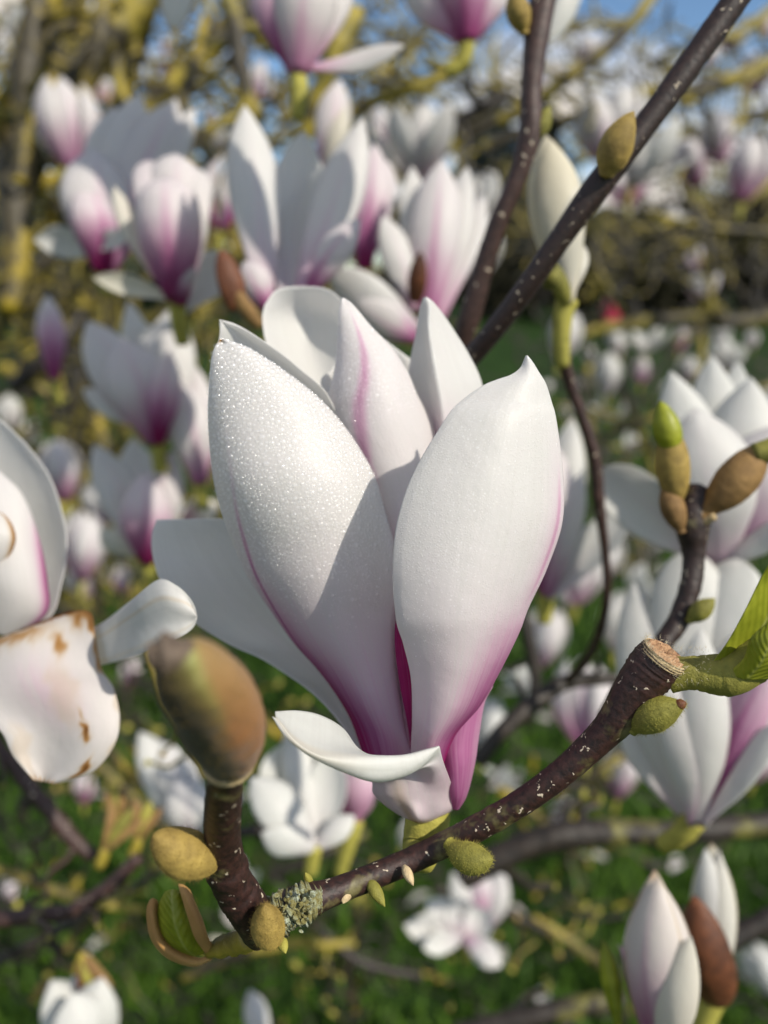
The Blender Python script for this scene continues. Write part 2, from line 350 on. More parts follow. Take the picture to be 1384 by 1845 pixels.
def tube(name, pts, material, parent=None, origin=None, seg=12, n=None, lump=.06, px=True, cap=True, knots=()):
    """tapered tube through (px, py, d, radius_px) or world (x, y, z, r) points"""
    p = np.array(pts, float)
    if px: W = np.concatenate([P(p[:, 0], p[:, 1], p[:, 2]), (p[:, 3] * p[:, 2] / FPX)[:, None]], 1)
    else: W = p
    n = n or max(8, 7 * len(p)); C = cr(W, n); X = C[:, :3]; r = np.maximum(C[:, 3], 1e-5)
    T = unit(np.gradient(X, axis=0)); ref = np.array([.31, .83, .46]); a = unit(np.cross(T, ref)); b = np.cross(T, a)
    ang = np.linspace(0, 2 * np.pi, seg, endpoint=False)
    t = np.linspace(0, 1, n)
    for k0, w0, a0 in knots: r = r * (1 + a0 * np.exp(-((t - k0) / w0) ** 2))
    rr = r[:, None] * (1 + lump * rng.normal(0, 1, (n, 1)) * .5 + lump * np.sin(3 * ang[None, :] + 20 * t[:, None] + rng.uniform(0, 6)) * .6)
    V = X[:, None, :] + rr[..., None] * (np.cos(ang)[None, :, None] * a[:, None, :] + np.sin(ang)[None, :, None] * b[:, None, :])
    V = V.reshape(-1, 3); F = []
    i = np.arange(n * seg).reshape(n, seg); j = np.roll(i, -1, axis=1)
    F = np.stack([i[:-1], j[:-1], j[1:], i[1:]], -1).reshape(-1, 4)
    if cap:
        V = np.concatenate([V, X[:1] - T[:1] * r[0] * .3, X[-1:] + T[-1:] * r[-1] * .3]); c0, c1 = len(V) - 2, len(V) - 1
        F = np.concatenate([F, np.stack([j[0], i[0], np.full(seg, c0), np.full(seg, c0)], -1), np.stack([i[-1], j[-1], np.full(seg, c1), np.full(seg, c1)], -1)])
        F = [tuple(q) if q[2] != q[3] else tuple(q[:3]) for q in F]
    return link(name, V, np.array(F, dtype=object) if cap else F, material, parent, origin)
def ovoid(name, base, tip, wpx, material, parent, origin, d2=None, fat=.45, point=.5, seg=18, n=16, bend=0.):
    """plump pointed bud from a (px,py,d) base to a (px,py,d) tip"""
    b, t = P(*base), P(*tip); Ln = np.linalg.norm(t - b); a = (t - b) / Ln; rad = wpx / 2 * (base[2] + tip[2]) / 2 / FPX
    s = np.linspace(0, 1, n); prof = np.sin(np.pi * s ** (math.log(.5) / math.log(fat))) ** .62
    prof = np.maximum(prof, .42 * (1 - s) ** .8 * (s < .3)); prof = prof * (1 - (s ** 6) * point); prof[-1] = .02
    side = unit(np.cross(a, CAMP - b))
    X = b + a * (s * Ln)[:, None] + side * (bend * Ln * np.sin(np.pi * s))[:, None]
    return tube(name, np.concatenate([X, (prof * rad)[:, None]], 1), material, parent, origin, seg, n * 3, .012, False)

# ================================================================== THE MAIN FLOWER
O0 = P(752, 1470, .149)
FL = thing('magnolia_flower', 'large sharp white magnolia flower beaded with dew in the middle, purple pink at its base', 'magnolia flower', O0)
SM = lambda x: x * x * (3 - 2 * x)
def ss(a, b, x): return SM(np.clip((x - a) / (b - a), 0, 1))
def pig1(u, v):
    um = np.interp(v, [0, .12, .25, .4, .55, .7, .8], [.02, .03, .05, .09, .135, .18, .21])
    line = np.exp(-((u - um) / (.012 + .02 * ss(.5, .1, v))) ** 2) * ss(.82, .45, v) * .50
    base = ss(1.0 - .55 * ss(.0, .42, v), .05, u) * ss(.52, .04, v) * .82
    halo = np.exp(-((u - um) / .10) ** 2) * ss(.7, .2, v) * .18
    return np.maximum(line, base) + halo + .21 * ss(.66, .1, v) + .035  # base flush; the low wash also paints in the pink of the shaded part
def pig2(u, v):
    base = ss(.22 + .30 * ss(.05, .35, v), 1.05, u) * ss(.50, .06, v) * .80
    um = np.interp(v, [.1, .35, .55, .75], [.93, .95, .955, .96])
    line = np.exp(-((u - um) / .014) ** 2) * ss(.62, .54, v) * ss(.40, .48, v) * .22 + np.exp(-((u - um) / .09) ** 2) * ss(.7, .5, v) * .12
    return np.maximum(base, line) + .16 * ss(.6, .05, v) + .025
def pig4(u, v):
    um = np.interp(v, [.36, .45, .64, .82, .95], [.24, .33, .46, .57, .6])
    k = np.exp(-((u - um) / (.030 + .030 * ss(1, .5, v))) ** 2) * ss(.97, .70, v) * ss(.26, .40, v) * .32
    return k + .06 + .2 * ss(.3, .1, v)
T1, F1, N1 = outline('tepal', [
    (397, 611, 146, 402, 611, 146, 0), (383, 640, 146, 462, 636, 147, 2.2), (377, 700, 147, 553, 699, 149, 5.5), (376, 767, 148, 618, 765, 151, 8),
    (384, 855, 149, 671, 850, 152, 10.5), (399, 921, 151, 694, 925, 153, 11), (418, 974, 152.5, 712, 985, 154, 10.5), (444, 1033, 154, 722, 1050, 155, 10),
    (483, 1092, 155.5, 714, 1112, 155.5, 9), (530, 1158, 156.5, 711, 1168, 155.5, 8), (572, 1205, 157, 718, 1235, 155, 7), (607, 1252, 157, 732, 1310, 154, 6.5),
    (631, 1294, 156, 741, 1350, 153, 6), (650, 1345, 154, 743, 1390, 151, 5), (672, 1410, 150, 745, 1440, 149, 3)],
    pig1, FL, O0, age=lambda u, v: .5 * np.exp(-((1 - v) / .02) ** 2 - ((u - .2) / .35) ** 2), material=M_DEWY, nu=81, nv=161, ripple=.0007)
T1['label'] = 'front left tepal thickly beaded with dew, thin purple line down its side'
T2, F2, N2 = outline('tepal', [
    (948, 641, 136, 950, 641, 136, 0), (939, 662, 136, 962, 659, 136, .6), (915, 678, 135.5, 974, 676, 136, 1.2), (874, 693, 134.5, 984, 694, 136.5, 2.2), (832, 722, 133.5, 994, 726, 137, 3.4), (803, 755, 132.5, 1002, 757, 137, 4.6),
    (744, 855, 131.5, 1014, 850, 137.5, 6), (715, 945, 131, 1013, 940, 137.5, 6.5), (708, 1033, 131, 985, 1025, 138, 7),
    (714, 1116, 132, 952, 1095, 138, 7), (727, 1160, 133.5, 935, 1140, 139, 7), (741, 1223, 136, 903, 1205, 140.5, 6.5), (743, 1300, 139.5, 866, 1270, 142, 6),
    (741, 1345, 142, 822, 1322, 143.5, 5), (744, 1395, 145, 800, 1375, 145.5, 4), (752, 1440, 147, 785, 1435, 147, 3)],
    pig2, FL, O0, material=M_DEWY, nu=81, nv=161, ripple=.0011, el=.25)
T2['label'] = 'front right tepal, smooth white and broadest, purple pink toward its base'
T4, F4, N4 = outline('tepal', [
    (617, 537, 158, 622, 538, 158, 0), (612, 568, 158, 640, 555, 158, 1.2), (609, 605, 159, 668, 588, 159, 2.5), (604, 660, 159.5, 704, 625, 160, 4.5), (595, 700, 160, 733, 668, 160.5, 6),
    (590, 735, 161, 752, 712, 161, 7), (604, 790, 161, 772, 748, 162, 7.5), (636, 850, 161, 785, 782, 163, 7.5), (670, 920, 160, 785, 850, 163, 7), (700, 1000, 158, 770, 960, 160, 6), (715, 1150, 156, 760, 1150, 157, 4), (738, 1390, 152, 750, 1390, 152, 1)],
    pig4, FL, O0, material=M_DEWY, ripple=.0006)
T4['label'] = 'upright middle tepal with a pink stripe and dew along its edges'
R5 = [[(764, 537, 164), (767, 536, 163), (771, 537, 164)], [(757, 556, 166), (774, 553, 161), (791, 557, 165)], [(750, 600, 168), (774, 592, 159.5), (813, 588, 166)],
    [(741, 642, 170), (781, 645, 158.5), (846, 641, 167)], [(737, 680, 171), (790, 695, 158), (869, 694, 167)], [(748, 740, 171), (798, 745, 158), (872, 755, 167)],
    [(765, 800, 169), (805, 820, 159), (860, 850, 166)], [(770, 950, 165), (800, 960, 159), (830, 980, 163)], [(744, 1385, 153), (752, 1385, 152), (760, 1385, 153)]]
lp = lambda a, b, t: tuple(a[k] + (b[k] - a[k]) * t for k in range(3))
R5 = [[a, lp(a, f, .5), lp(a, f, .9), f, lp(f, b, .1), lp(f, b, .5), b] for a, f, b in R5]
T5, F5, N5 = grid('tepal', R5, lambda u, v: .05 + .3 * ss(.5, .2, v), FL, O0, material=M_DEWY, flip=True, nu=61)
T5['label'] = 'narrow pointed back tepal folded along its middle'
grid('tepal', [
    [(477, 549, 184), (500, 522, 185), (545, 516, 186), (592, 522, 185), (623, 548, 183)], [(473, 575, 183), (507, 570, 190), (550, 565, 193), (597, 570, 190), (640, 580, 182)],
    [(481, 622, 181), (516, 615, 189), (555, 612, 193), (602, 615, 189), (652, 625, 181)], [(505, 665, 180), (532, 657, 187), (567, 655, 190), (607, 660, 187), (660, 672, 180)],
    [(545, 720, 178), (565, 715, 183), (590, 712, 185), (620, 715, 183), (670, 722, 178)], [(610, 830, 173), (625, 825, 175), (640, 825, 176), (660, 825, 175), (695, 830, 172)],
    [(700, 1000, 164), (712, 1000, 164), (722, 1000, 164), (735, 1000, 164), (745, 1000, 163)], [(738, 1385, 154), (743, 1385, 154), (748, 1385, 154), (752, 1385, 154), (757, 1385, 154)]],
    lambda u, v: .04 + .3 * ss(.4, .1, v), FL, O0, flip=True)[0]['label'] = 'blunt rear tepal showing its smooth white inner face'
grid('tepal', [[(613, 628, 171), (640, 612, 172), (668, 604, 171)], [(598, 664, 170), (640, 660, 172), (690, 655, 170)], [(578, 688, 169), (640, 700, 172), (702, 700, 169)], [(598, 740, 168), (650, 745, 170), (712, 745, 168)],
    [(655, 900, 166), (685, 900, 167), (725, 900, 166)], [(742, 1385, 155), (750, 1385, 155), (758, 1385, 155)]], lambda u, v: .04 + .3 * ss(.4, .1, v), FL, O0, flip=True)
grid('tepal', [[(668, 598, 177), (690, 610, 177), (712, 626, 177), (739, 646, 177)], [(655, 650, 176), (685, 655, 178), (715, 665, 178), (748, 690, 176)], [(670, 740, 174), (700, 745, 177), (740, 750, 177), (775, 765, 174)],
    [(700, 900, 170), (720, 900, 172), (750, 900, 172), (780, 900, 170)], [(744, 1385, 155), (749, 1385, 155), (754, 1385, 155), (760, 1385, 155)]], lambda u, v: .04 + .3 * ss(.4, .1, v), FL, O0, flip=True)
TR, FR, NR = outline('tepal', [(396, 576, 153, 399, 577, 153, 0), (397, 598, 153, 440, 594, 154, -1.5), (390, 640, 155, 497, 630, 155, -3), (386, 690, 156, 542, 666, 156, -4), (386, 750, 157, 590, 711, 157, -5),
    (395, 830, 158, 622, 790, 158, -5), (440, 950, 158, 660, 900, 158, -4), (570, 1150, 157, 690, 1100, 156, -2), (690, 1390, 153, 742, 1390, 153, -.5)], lambda u, v: .03 + .3 * ss(.4, .1, v), FL, O0, flip=True)
TR['label'] = 'tepal tucked behind the dewy one, only its rim showing'
outline('tepal', [(283, 936, 174, 398, 934, 172, 0), (274, 962, 173, 470, 960, 171, -2), (275, 1000, 172, 520, 1000, 170, -3.5), (290, 1048, 171, 560, 1045, 169, -4), (322, 1097, 170, 600, 1090, 168, -4), (362, 1130, 169, 630, 1130, 167, -4), (420, 1164, 168, 660, 1170, 166, -3.5),
    (468, 1185, 166, 690, 1215, 165, -3), (512, 1212, 165, 710, 1260, 164, -2.5), (560, 1246, 163, 725, 1310, 162, -2), (603, 1290, 161, 735, 1350, 161, -1.5), (640, 1345, 159, 742, 1390, 159, -1), (690, 1420, 156, 746, 1430, 156, -.4)],
    lambda u, v: .035 + .08 * np.exp(-((u - .42) / .05) ** 2) * ss(.8, .3, v) + .2 * ss(.3, 0, v), FL, O0, flip=True)[0]['label'] = 'tepal spread low to the left, its plain inner face in shade'
outline('tepal', [(716, 1112, 137.5, 722, 1112, 137.5, 0), (713, 1130, 138.5, 738, 1130, 139, .3), (713, 1168, 139.5, 745, 1168, 140.5, .6), (721, 1235, 141.5, 755, 1235, 142.5, .6), (735, 1310, 144.5, 756, 1310, 145, .5), (741, 1350, 146.5, 754, 1350, 147, .3)],
    const(1.05), FL, O0, nu=21, nv=41, inner=1.)[0]['label'] = 'deep crimson sliver of tepal in the gap between the two front tepals'
outline('tepal', [(840, 1225, 149, 888, 1235, 150, 1), (806, 1290, 148, 873, 1264, 149, 2.5), (790, 1341, 148, 863, 1322, 149, 4), (798, 1387, 148, 855, 1374, 149, 5), (810, 1428, 148, 840, 1430, 149, 3.5), (818, 1456, 148.5, 824, 1457, 149, 1)],
    lambda u, v: .62 - .22 * ss(.55, 1, u) + .1 * ss(.4, 0, v), FL, O0, thick=.0008)[0]['label'] = 'short purple pink outer tepal low on the right side'
def crop(cx, cy, d): return (240 + cx * .5925, 500 + cy * .5925, d)
S_rows = [
    [(432, 1320, 121), (500, 1317, 126), (570, 1331, 129), (640, 1372, 132), (700, 1448, 134), (800, 1456, 133.5), (930, 1424, 133)],
    [(433, 1330, 119.5), (490, 1375, 121), (566, 1400, 123.5), (650, 1425, 126), (725, 1454, 128), (820, 1455, 129.5), (930.5, 1425, 131.5)],
    [(434, 1336, 118.5), (488, 1402, 118), (560, 1444, 119.5), (660, 1458, 121.5), (750, 1460, 124), (840, 1454, 127), (931, 1426, 131)],
    [(433.5, 1339, 118.5), (484, 1406, 117.5), (556, 1453, 118.5), (656, 1483, 120.5), (748, 1497, 123), (846, 1482, 126.5), (932, 1428, 131)],
    [(433, 1342, 119.5), (480, 1405, 119), (550, 1458, 120), (650, 1506, 122), (745, 1531, 125), (850, 1502, 128), (933, 1431, 131.5)],
    [(560, 1420, 127), (600, 1450, 127), (650, 1470, 127.5), (690, 1500, 127), (760, 1518, 136), (850, 1500, 131), (936, 1445, 132.5)],
    [(712, 1512, 140), (740, 1518, 137), (780, 1520, 136), (820, 1515, 136.5), (860, 1505, 137.5), (905, 1490, 133), (945, 1478, 136)],
    [(732, 1572, 144), (765, 1578, 140), (805, 1580, 139), (845, 1580, 139.5), (890, 1575, 141), (930, 1563, 143), (970, 1550, 146)],
    [(790, 1622, 147), (815, 1632, 144), (840, 1638, 143.5), (865, 1640, 141), (900, 1636, 145), (935, 1625, 146), (976, 1612, 148)],
    [(845, 1645, 148), (855, 1652, 147), (862, 1655, 146.5), (875, 1657, 147), (890, 1655, 147), (910, 1650, 147.5), (940, 1636, 151)]]
S1, FS, NS = grid('tepal', [[crop(*q) for q in r] for r in S_rows],
    lambda u, v: .14 * ss(.5, .25, v), FL, O0, age=lambda u, v: .17 * np.exp(-((u - .36) / .10) ** 2) * ss(.50, .12, v) + .12 * ss(.58, .66, v) * ss(.86, .78, v) * ss(.95, .2, u) + .16 * ss(.12, .0, v) + .05 * ss(.5, .3, v), nu=81, nv=121, ripple=.0005, inner=1., thick=.00035)
S1['label'] = 'short outer tepal bent outward like a lip, cream at the fold'
ped = tube('flower_stalk', [(778, 1440, .151, 36), (770, 1480, .151, 40), (762, 1520, .150, 37), (752, 1556, .147, 30)], M_PEDI, FL, O0, 18, 30, .02)

# ---- dew: domes sitting on the tepals
def dome_batch(C, Nn, r, parent, name, flat=.62):
    """one mesh of little domes at centres C with normals Nn and radii r"""
    seg, ring = 8, 3
    a = unit(np.cross(Nn, np.array([.31, .2, .93]))); b = np.cross(Nn, a); k = len(C)
    vs = []
    for j in range(ring):
        el = j / ring * (np.pi / 2); ang = np.linspace(0, 2 * np.pi, seg, endpoint=False)
        q = a[:, None] * (np.cos(ang) * math.cos(el))[None, :, None] + b[:, None] * (np.sin(ang) * math.cos(el))[None, :, None] + Nn[:, None] * (math.sin(el) * flat)
        vs.append(C[:, None] + q * r[:, None, None])
    vs.append((C + Nn * (r * flat)[:, None])[:, None]); V = np.concatenate(vs, 1); m = V.shape[1]
    f = []
    for j in range(ring - 1):
        for i in range(seg): f.append((j * seg + i, j * seg + (i + 1) % seg, (j + 1) * seg + (i + 1) % seg, (j + 1) * seg + i))
    tri = [((ring - 1) * seg + i, (ring - 1) * seg + (i + 1) % seg, ring * seg) for i in range(seg)]
    f4 = (np.array(f)[None] + (np.arange(k) * m)[:, None, None]).reshape(-1, 4); f3 = (np.array(tri)[None] + (np.arange(k) * m)[:, None, None]).reshape(-1, 3)
    V = V.reshape(-1, 3)
    allf = np.array(f4.tolist() + f3.tolist(), dtype=object)
    return link(name, V, allf, M_DEW, parent, O0)
def scatter(F, Nn, k, dens, rfun, vmin=0, vmax=1, thick=.0007):
    nv, nu = F.shape[:2]
    out = []
    u = rng.uniform(.0, 1, k * 4); v = rng.uniform(vmin, vmax, k * 4)
    keep = rng.uniform(0, 1, k * 4) < dens(u, v); u, v = u[keep][:k], v[keep][:k]
    x, y = u * (nu - 1), v * (nv - 1); i, j = np.minimum(x.astype(int), nu - 2), np.minimum(y.astype(int), nv - 2); fx, fy = (x - i)[:, None], (y - j)[:, None]
    bl = lambda A: (A[j, i] * (1 - fx) + A[j, i + 1] * fx) * (1 - fy) + (A[j + 1, i] * (1 - fx) + A[j + 1, i + 1] * fx) * fy
    return bl(F), unit(bl(Nn)), rfun(u, v)
def thin_out(C, r, gap=1.85):
    """drop the overlapping drops (largest stay)"""
    o = np.argsort(-r); cell = .0012; grid_ = {}; keep = []
    for q in o:
        key = tuple((C[q] // cell).astype(int)); ok = True
        for dx in (-1, 0, 1):
            for dy in (-1, 0, 1):
                for dz in (-1, 0, 1):
                    for z in grid_.get((key[0] + dx, key[1] + dy, key[2] + dz), ()):
                        if np.sum((C[z] - C[q]) ** 2) < (gap * .5 * (r[z] + r[q])) ** 2 * 1.0: ok = False; break
                    if not ok: break
                if not ok: break
            if not ok: break
        if ok: grid_.setdefault(key, []).append(q); keep.append(q)
    return np.array(keep)
def size1(u, v):
    base = np.interp(v, [.15, .35, .5, .65, .8, 1], [.00008, .0001, .00013, .00018, .00024, .00029])
    return np.minimum(base * np.exp(rng.normal(0, .42, len(u))) * np.where(rng.uniform(0, 1, len(u)) < .016, 2.0, 1), .00062)
C1, K1, r1 = scatter(F1, N1, 13000, lambda u, v: np.clip(ss(.36, .62, v) * (.5 + .5 * v), 0, 1), size1)
k1 = thin_out(C1, r1); C1, K1, r1 = C1[k1], K1[k1], r1[k1]
for q in range(60):
    dome_batch(C1[q:q + 1], K1[q:q + 1], r1[q:q + 1], T1, 'dew_drop', .66)
tag(dome_batch(C1[60:], K1[60:], r1[60:], T1, 'dew'), None, None, kind='stuff')
size4 = lambda u, v: .00017 * np.exp(rng.normal(0, .35, len(u)))
C4, K4, r4 = scatter(F4, N4, 2600, lambda u, v: ss(.45, .6, v) * np.clip(.35 + .8 * ss(.55, .95, u) + 1. * ss(.06, 0, u), 0, 1), size4, .4)
k4 = thin_out(C4, r4); C4, K4, r4 = C4[k4], K4[k4], r4[k4]
for q in range(20): dome_batch(C4[q:q + 1], K4[q:q + 1], r4[q:q + 1], T4, 'dew_drop', .66)
tag(dome_batch(C4[20:], K4[20:], r4[20:], T4, 'dew'), None, None, kind='stuff')
C5, K5, r5 = scatter(F5, N5, 420, lambda u, v: ss(.5, .62, v) * (np.exp(-((u - .5) / .06) ** 2) + .9 * ss(.04, 0, u) + .06), size4, .4)
k5 = thin_out(C5, r5); tag(dome_batch(C5[k5], K5[k5], r5[k5], T5, 'dew'), None, None, kind='stuff')
size2 = lambda u, v: .0001 * np.exp(rng.normal(0, .35, len(u)))
C2, K2, r2_ = scatter(F2, N2, 3800, lambda u, v: np.clip(ss(.25, .6, v) * (.35 + .65 * np.exp(-((u - .35) / .3) ** 2)), 0, 1), size2)
k2 = thin_out(C2, r2_); tag(dome_batch(C2[k2], K2[k2], r2_[k2], T2, 'dew'), None, None, kind='stuff')

# ================================================================== TWIGS WITH BUDS (sharp)
def hairs(name, C, Nn, ln, parent, origin, material=M_HAIR, wd=.00003, jit=.6):
    k = len(C); dirn = unit(Nn + rng.normal(0, jit, (k, 3))); a = unit(np.cross(dirn, np.array([.2, .9, .4]))); b = np.cross(dirn, a)
    L_ = (ln * rng.uniform(.5, 1.2, k))[:, None]
    V = np.stack([C + a * wd, C - a * wd * .5 + b * wd * .87, C - a * wd * .5 - b * wd * .87, C + dirn * L_], 1).reshape(-1, 3)
    f = np.array([(0, 1, 3), (1, 2, 3), (2, 0, 3)]); F = (f[None] + (np.arange(k) * 4)[:, None, None]).reshape(-1, 3)
    return tag(link(name, V, F, material, parent, origin, False), None, None, kind='stuff')
def ring_points(c, axis, r, k, spread):
    axis = unit(axis); a = unit(np.cross(axis, np.array([.1, .3, .9]))); b = np.cross(axis, a); an = rng.uniform(0, 6.28, k)
    rad = np.cos(an)[:, None] * a + np.sin(an)[:, None] * b
    return c + rad * r + axis * rng.uniform(-spread, spread, (k, 1)), rad
OT = P(480, 1665, .134)
TW = thing('flowering_twig', 'sharp dark purple brown twig with cut end and olive buds, curving under the main flower', 'twig', OT)
tube('stem', [(455, 1688, .136, 26), (490, 1652, .135, 30), (540, 1628, .135, 31), (600, 1607, .137, 24), (680, 1575, .140, 22), (760, 1541, .142, 22.5), (850, 1497, .140, 22.5), (930, 1451, .1375, 23), (1000, 1402, .1355, 24), (1060, 1350, .134, 26), (1110, 1298, .1325, 31), (1140, 1250, .1315, 38), (1175, 1205, .1305, 45), (1196, 1182, .1295, 43)],
     M_TWIG, TW, OT, 24, 160, .022, cap=False, knots=((.17, .02, .10), (.47, .012, .07), (.50, .006, .06), (.78, .03, .05)))
# cut face with rings
cf, ax = P(1197, 1181, .1294), unit(P(1230, 1142, .1275) - P(1190, 1195, .1295))
def disc(name, c, axis, r, material, parent, origin, rough=.00035, rings=9, seg=36):
    axis = unit(axis); a = unit(np.cross(axis, np.array([.1, .3, .9]))); b = np.cross(axis, a); V = [c + axis * .0006]; F = []
    for i in range(1, rings + 1):
        for s in range(seg):
            an = 2 * np.pi * s / seg; q = r * i / rings
            V.append(c + (a * math.cos(an) + b * math.sin(an)) * q + axis * (.0006 + rng.normal(0, rough) * (i < rings - 1) + (.0003 if i == rings - 1 else 0) - (.0012 if i == rings else 0)))
    for s in range(seg): F.append((0, 1 + s, 1 + (s + 1) % seg))
    for i in range(rings - 1):
        o1, o2 = 1 + i * seg, 1 + (i + 1) * seg
        for s in range(seg): F.append((o1 + s, o2 + s, o2 + (s + 1) % seg, o1 + (s + 1) % seg))
    return link(name, np.array(V), np.array(F, dtype=object), material, parent, origin)
def cut_material():
    m, n, l, b, out = mat('cut_wood'); co = n.new('ShaderNodeTexCoord'); n1 = noise(n, l, 1500, 4, co.outputs['Object'], .6)
    n2 = noise(n, l, 320, 4, co.outputs['Object'], .7); r = ramp(n, [(.36, (.035, .014, .007)), (.44, (.30, .16, .08)), (.60, (.50, .32, .18)), (.75, (.62, .46, .29))]); l.new(math_(n, l, 'ADD', math_(n, l, 'MULTIPLY', n1.outputs['Fac'], .4), math_(n, l, 'MULTIPLY', n2.outputs['Fac'], .6)), r.inputs[0]); l.new(r.outputs[0], b.inputs['Base Color']); b.inputs['Roughness'].default_value = .8
    l.new(bump(n, l, n1.outputs['Fac'], .8, .0006), b.inputs['Normal']); return m
rc = 43 * .1295 / FPX
disc('cut_face', cf, ax, rc * .90, cut_material(), TW, OT); tube('bark_rim', np.concatenate([np.stack([cf - ax * .0008 + ax * h_ for h_ in (0, .0007, .0013)]), np.array([[rc * 1.0], [rc * 1.0], [rc * .93]])], 1), M_TAN, TW, OT, 36, 12, .05, False, False)
hc, hn = ring_points(cf, ax, rc * .98, 420, .0012); hairs('hair', hc, hn * .6 + ax * .7, .0011, TW, OT)
bud = ovoid('bud', (1137, 1315, .131), (1236, 1268, .125), 62, M_BUDG, TW, OT, fat=.48, bend=-.05); bud['label'] = 'green pointed bud below the cut end'
ovoid('bud_tip', (1216, 1272, .1262), (1237, 1266, .1248), 20, M_HUSK, bud, tuple(OT))
b2 = ovoid('bud', (808, 1518, .138), (888, 1548, .131), 56, M_BUDG, TW, OT, fat=.55, point=.2, bend=.12); b2['label'] = 'small olive bud under the middle of the twig'
for (x0, y0, x1, y1, wpx, mm) in ((728, 1560, 745, 1596, 18, M_TAN), (664, 1585, 694, 1634, 24, M_BUDG), (626, 1596, 618, 1628, 26, M_TAN), (505, 1688, 515, 1718, 20, M_PEDI), (560, 1596, 550, 1572, 16, M_PEDI)):
    ovoid('bud', (x0, y0, .138), (x1, y1, .135), wpx, mm, TW, OT, fat=.4)
# side shoot that rises on the left and ends in the big blurred bud
tube('side_shoot', [(470, 1672, .135, 36), (440, 1625, .131, 37), (412, 1575, .127, 35), (402, 1520, .122, 33), (402, 1460, .115, 33), (405, 1410, .108, 33), (410, 1385, .104, 34)], M_TWIG, TW, OT, 22, 90, .03, knots=((.36, .03, .14), (.22, .02, .06)))
b3 = ovoid('bud', (398, 1553, .124), (276, 1505, .114), 86, M_BUD, TW, OT, fat=.52, point=.1, bend=-.05); b3['label'] = 'plump olive brown bud on the left of the shoot'
b4 = ovoid('bud', (488, 1700, .130), (476, 1630, .124), 62, M_BUD, TW, OT, fat=.42, point=.35); b4['label'] = 'round olive bud at the fork'
# big bud, pointing at the viewer
def big_bud_material():
    m, n, l, b, out = mat('big_bud_skin'); co = n.new('ShaderNodeTexCoord'); g = n.new('ShaderNodeAttribute'); g.attribute_name = 'tint'; se = n.new('ShaderNodeSeparateColor'); l.new(g.outputs['Color'], se.inputs[0])
    n1 = noise(n, l, 220, 4, co.outputs['Object'])
    n2 = noise(n, l, 70, 3, co.outputs['Object'])
    t = math_(n, l, 'ADD', se.outputs[0], math_(n, l, 'ADD', math_(n, l, 'MULTIPLY', math_(n, l, 'SUBTRACT', n1.outputs['Fac'], .5), .22), math_(n, l, 'MULTIPLY', math_(n, l, 'SUBTRACT', n2.outputs['Fac'], .5), .25)))
    up = ramp(n, [(.0, (.25, .145, .052)), (.38, (.24, .15, .05)), (.56, (.22, .23, .06)), (.72, (.10, .09, .022)), (1., (.035, .022, .010))])
    lo_ = ramp(n, [(.0, (.27, .115, .035)), (.42, (.25, .105, .032)), (.60, (.13, .07, .02)), (.80, (.06, .04, .014)), (1., (.03, .02, .009))])
    l.new(t, up.inputs[0]); l.new(t, lo_.inputs[0]); along = ramp(n, [(.15, (0, 0, 0)), (.75, (1, 1, 1))]); l.new(se.outputs[1], along.inputs[0])
    l.new(mixc(n, l, along.outputs[0], up.outputs[0], lo_.outputs[0]), b.inputs['Base Color'])
    l.new(bump(n, l, n1.outputs['Fac'], .8, .0012), b.inputs['Normal'])
    b.inputs['Roughness'].default_value = .65; b.inputs['Sheen Weight'].default_value = .08; return m
bb = tube('large_bud', [(318, 1184, .0785, 30), (326, 1192, .0795, 48), (338, 1206, .081, 63), (357, 1230, .084, 75), (382, 1262, .088, 79), (400, 1298, .093, 77), (410, 1330, .098, 66), (413, 1356, .102, 53), (413, 1378, .104, 38)], big_bud_material(), TW, OT, 30, 60, .016)
me = bb.data; wv = np.array([v.co[:] for v in me.vertices]) + OT
rel = wv - CAMP; dep = -(rel @ CZ); qx = 692 + FPX * (rel @ CX) / dep; qy = 922.5 - FPX * (rel @ CY) / dep
side = (qx - (330 + (qy - 1165) * .42)) / 84.0
tn = np.zeros((len(wv), 4)); tn[:, 0] = np.clip(.60 - side * .55, 0, 1); tn[:, 1] = np.clip((qy - 1150) / 240, 0, 1); tn[:, 3] = 1  # orange and green are its own; dark left end also paints the shaded side
a_ = me.attributes.new('tint', 'FLOAT_COLOR', 'POINT'); a_.data.foreach_set('color', tn.astype(np.float32).ravel())
bb['label'] = 'large blurred bud pointing forward, orange brown on one side and green on the other'
tube('dry_tip', [(335, 1192, .0805, 30), (310, 1182, .079, 38), (286, 1182, .0785, 33), (266, 1188, .078, 18)], M_DRY, bb, OT, 14, 16, .2)
tube('scar_ring', [(411, 1370, .1035, 48), (413, 1378, .104, 46), (414, 1386, .1045, 37)], M_TAN, bb, OT, 20, 8, .04)
# curled young leaf in its brown scales, lower left
ub = thing('unfolding_leaf_bud', 'green leaf curled inside orange brown scales, hanging left of the twig fork', 'leaf bud', P(385, 1705, .150))
uo = ub.location
grid('leaf', [[(298, 1606, 150), (312, 1602, 147), (330, 1606, 148)], [(285, 1632, 150), (312, 1628, 145), (342, 1630, 148)], [(283, 1665, 150), (318, 1668, 144.5), (356, 1668, 148)], [(296, 1698, 150), (334, 1704, 146), (364, 1700, 149)], [(330, 1722, 151), (352, 1720, 149), (372, 1715, 150)]],
     const(0.), ub, uo, material=M_LEAF, thick=.0006, ripple=.0006)
grid('scale', [[(322, 1592, 147), (330, 1594, 146), (338, 1600, 148)], [(330, 1618, 145), (342, 1620, 143.5), (350, 1628, 146)], [(340, 1655, 144), (356, 1655, 143), (364, 1662, 146)], [(352, 1690, 145), (368, 1686, 144), (374, 1694, 147)], [(372, 1718, 150), (382, 1714, 149), (388, 1716, 150)]], const(0.), ub, uo, material=M_ORANGE, thick=.0008)
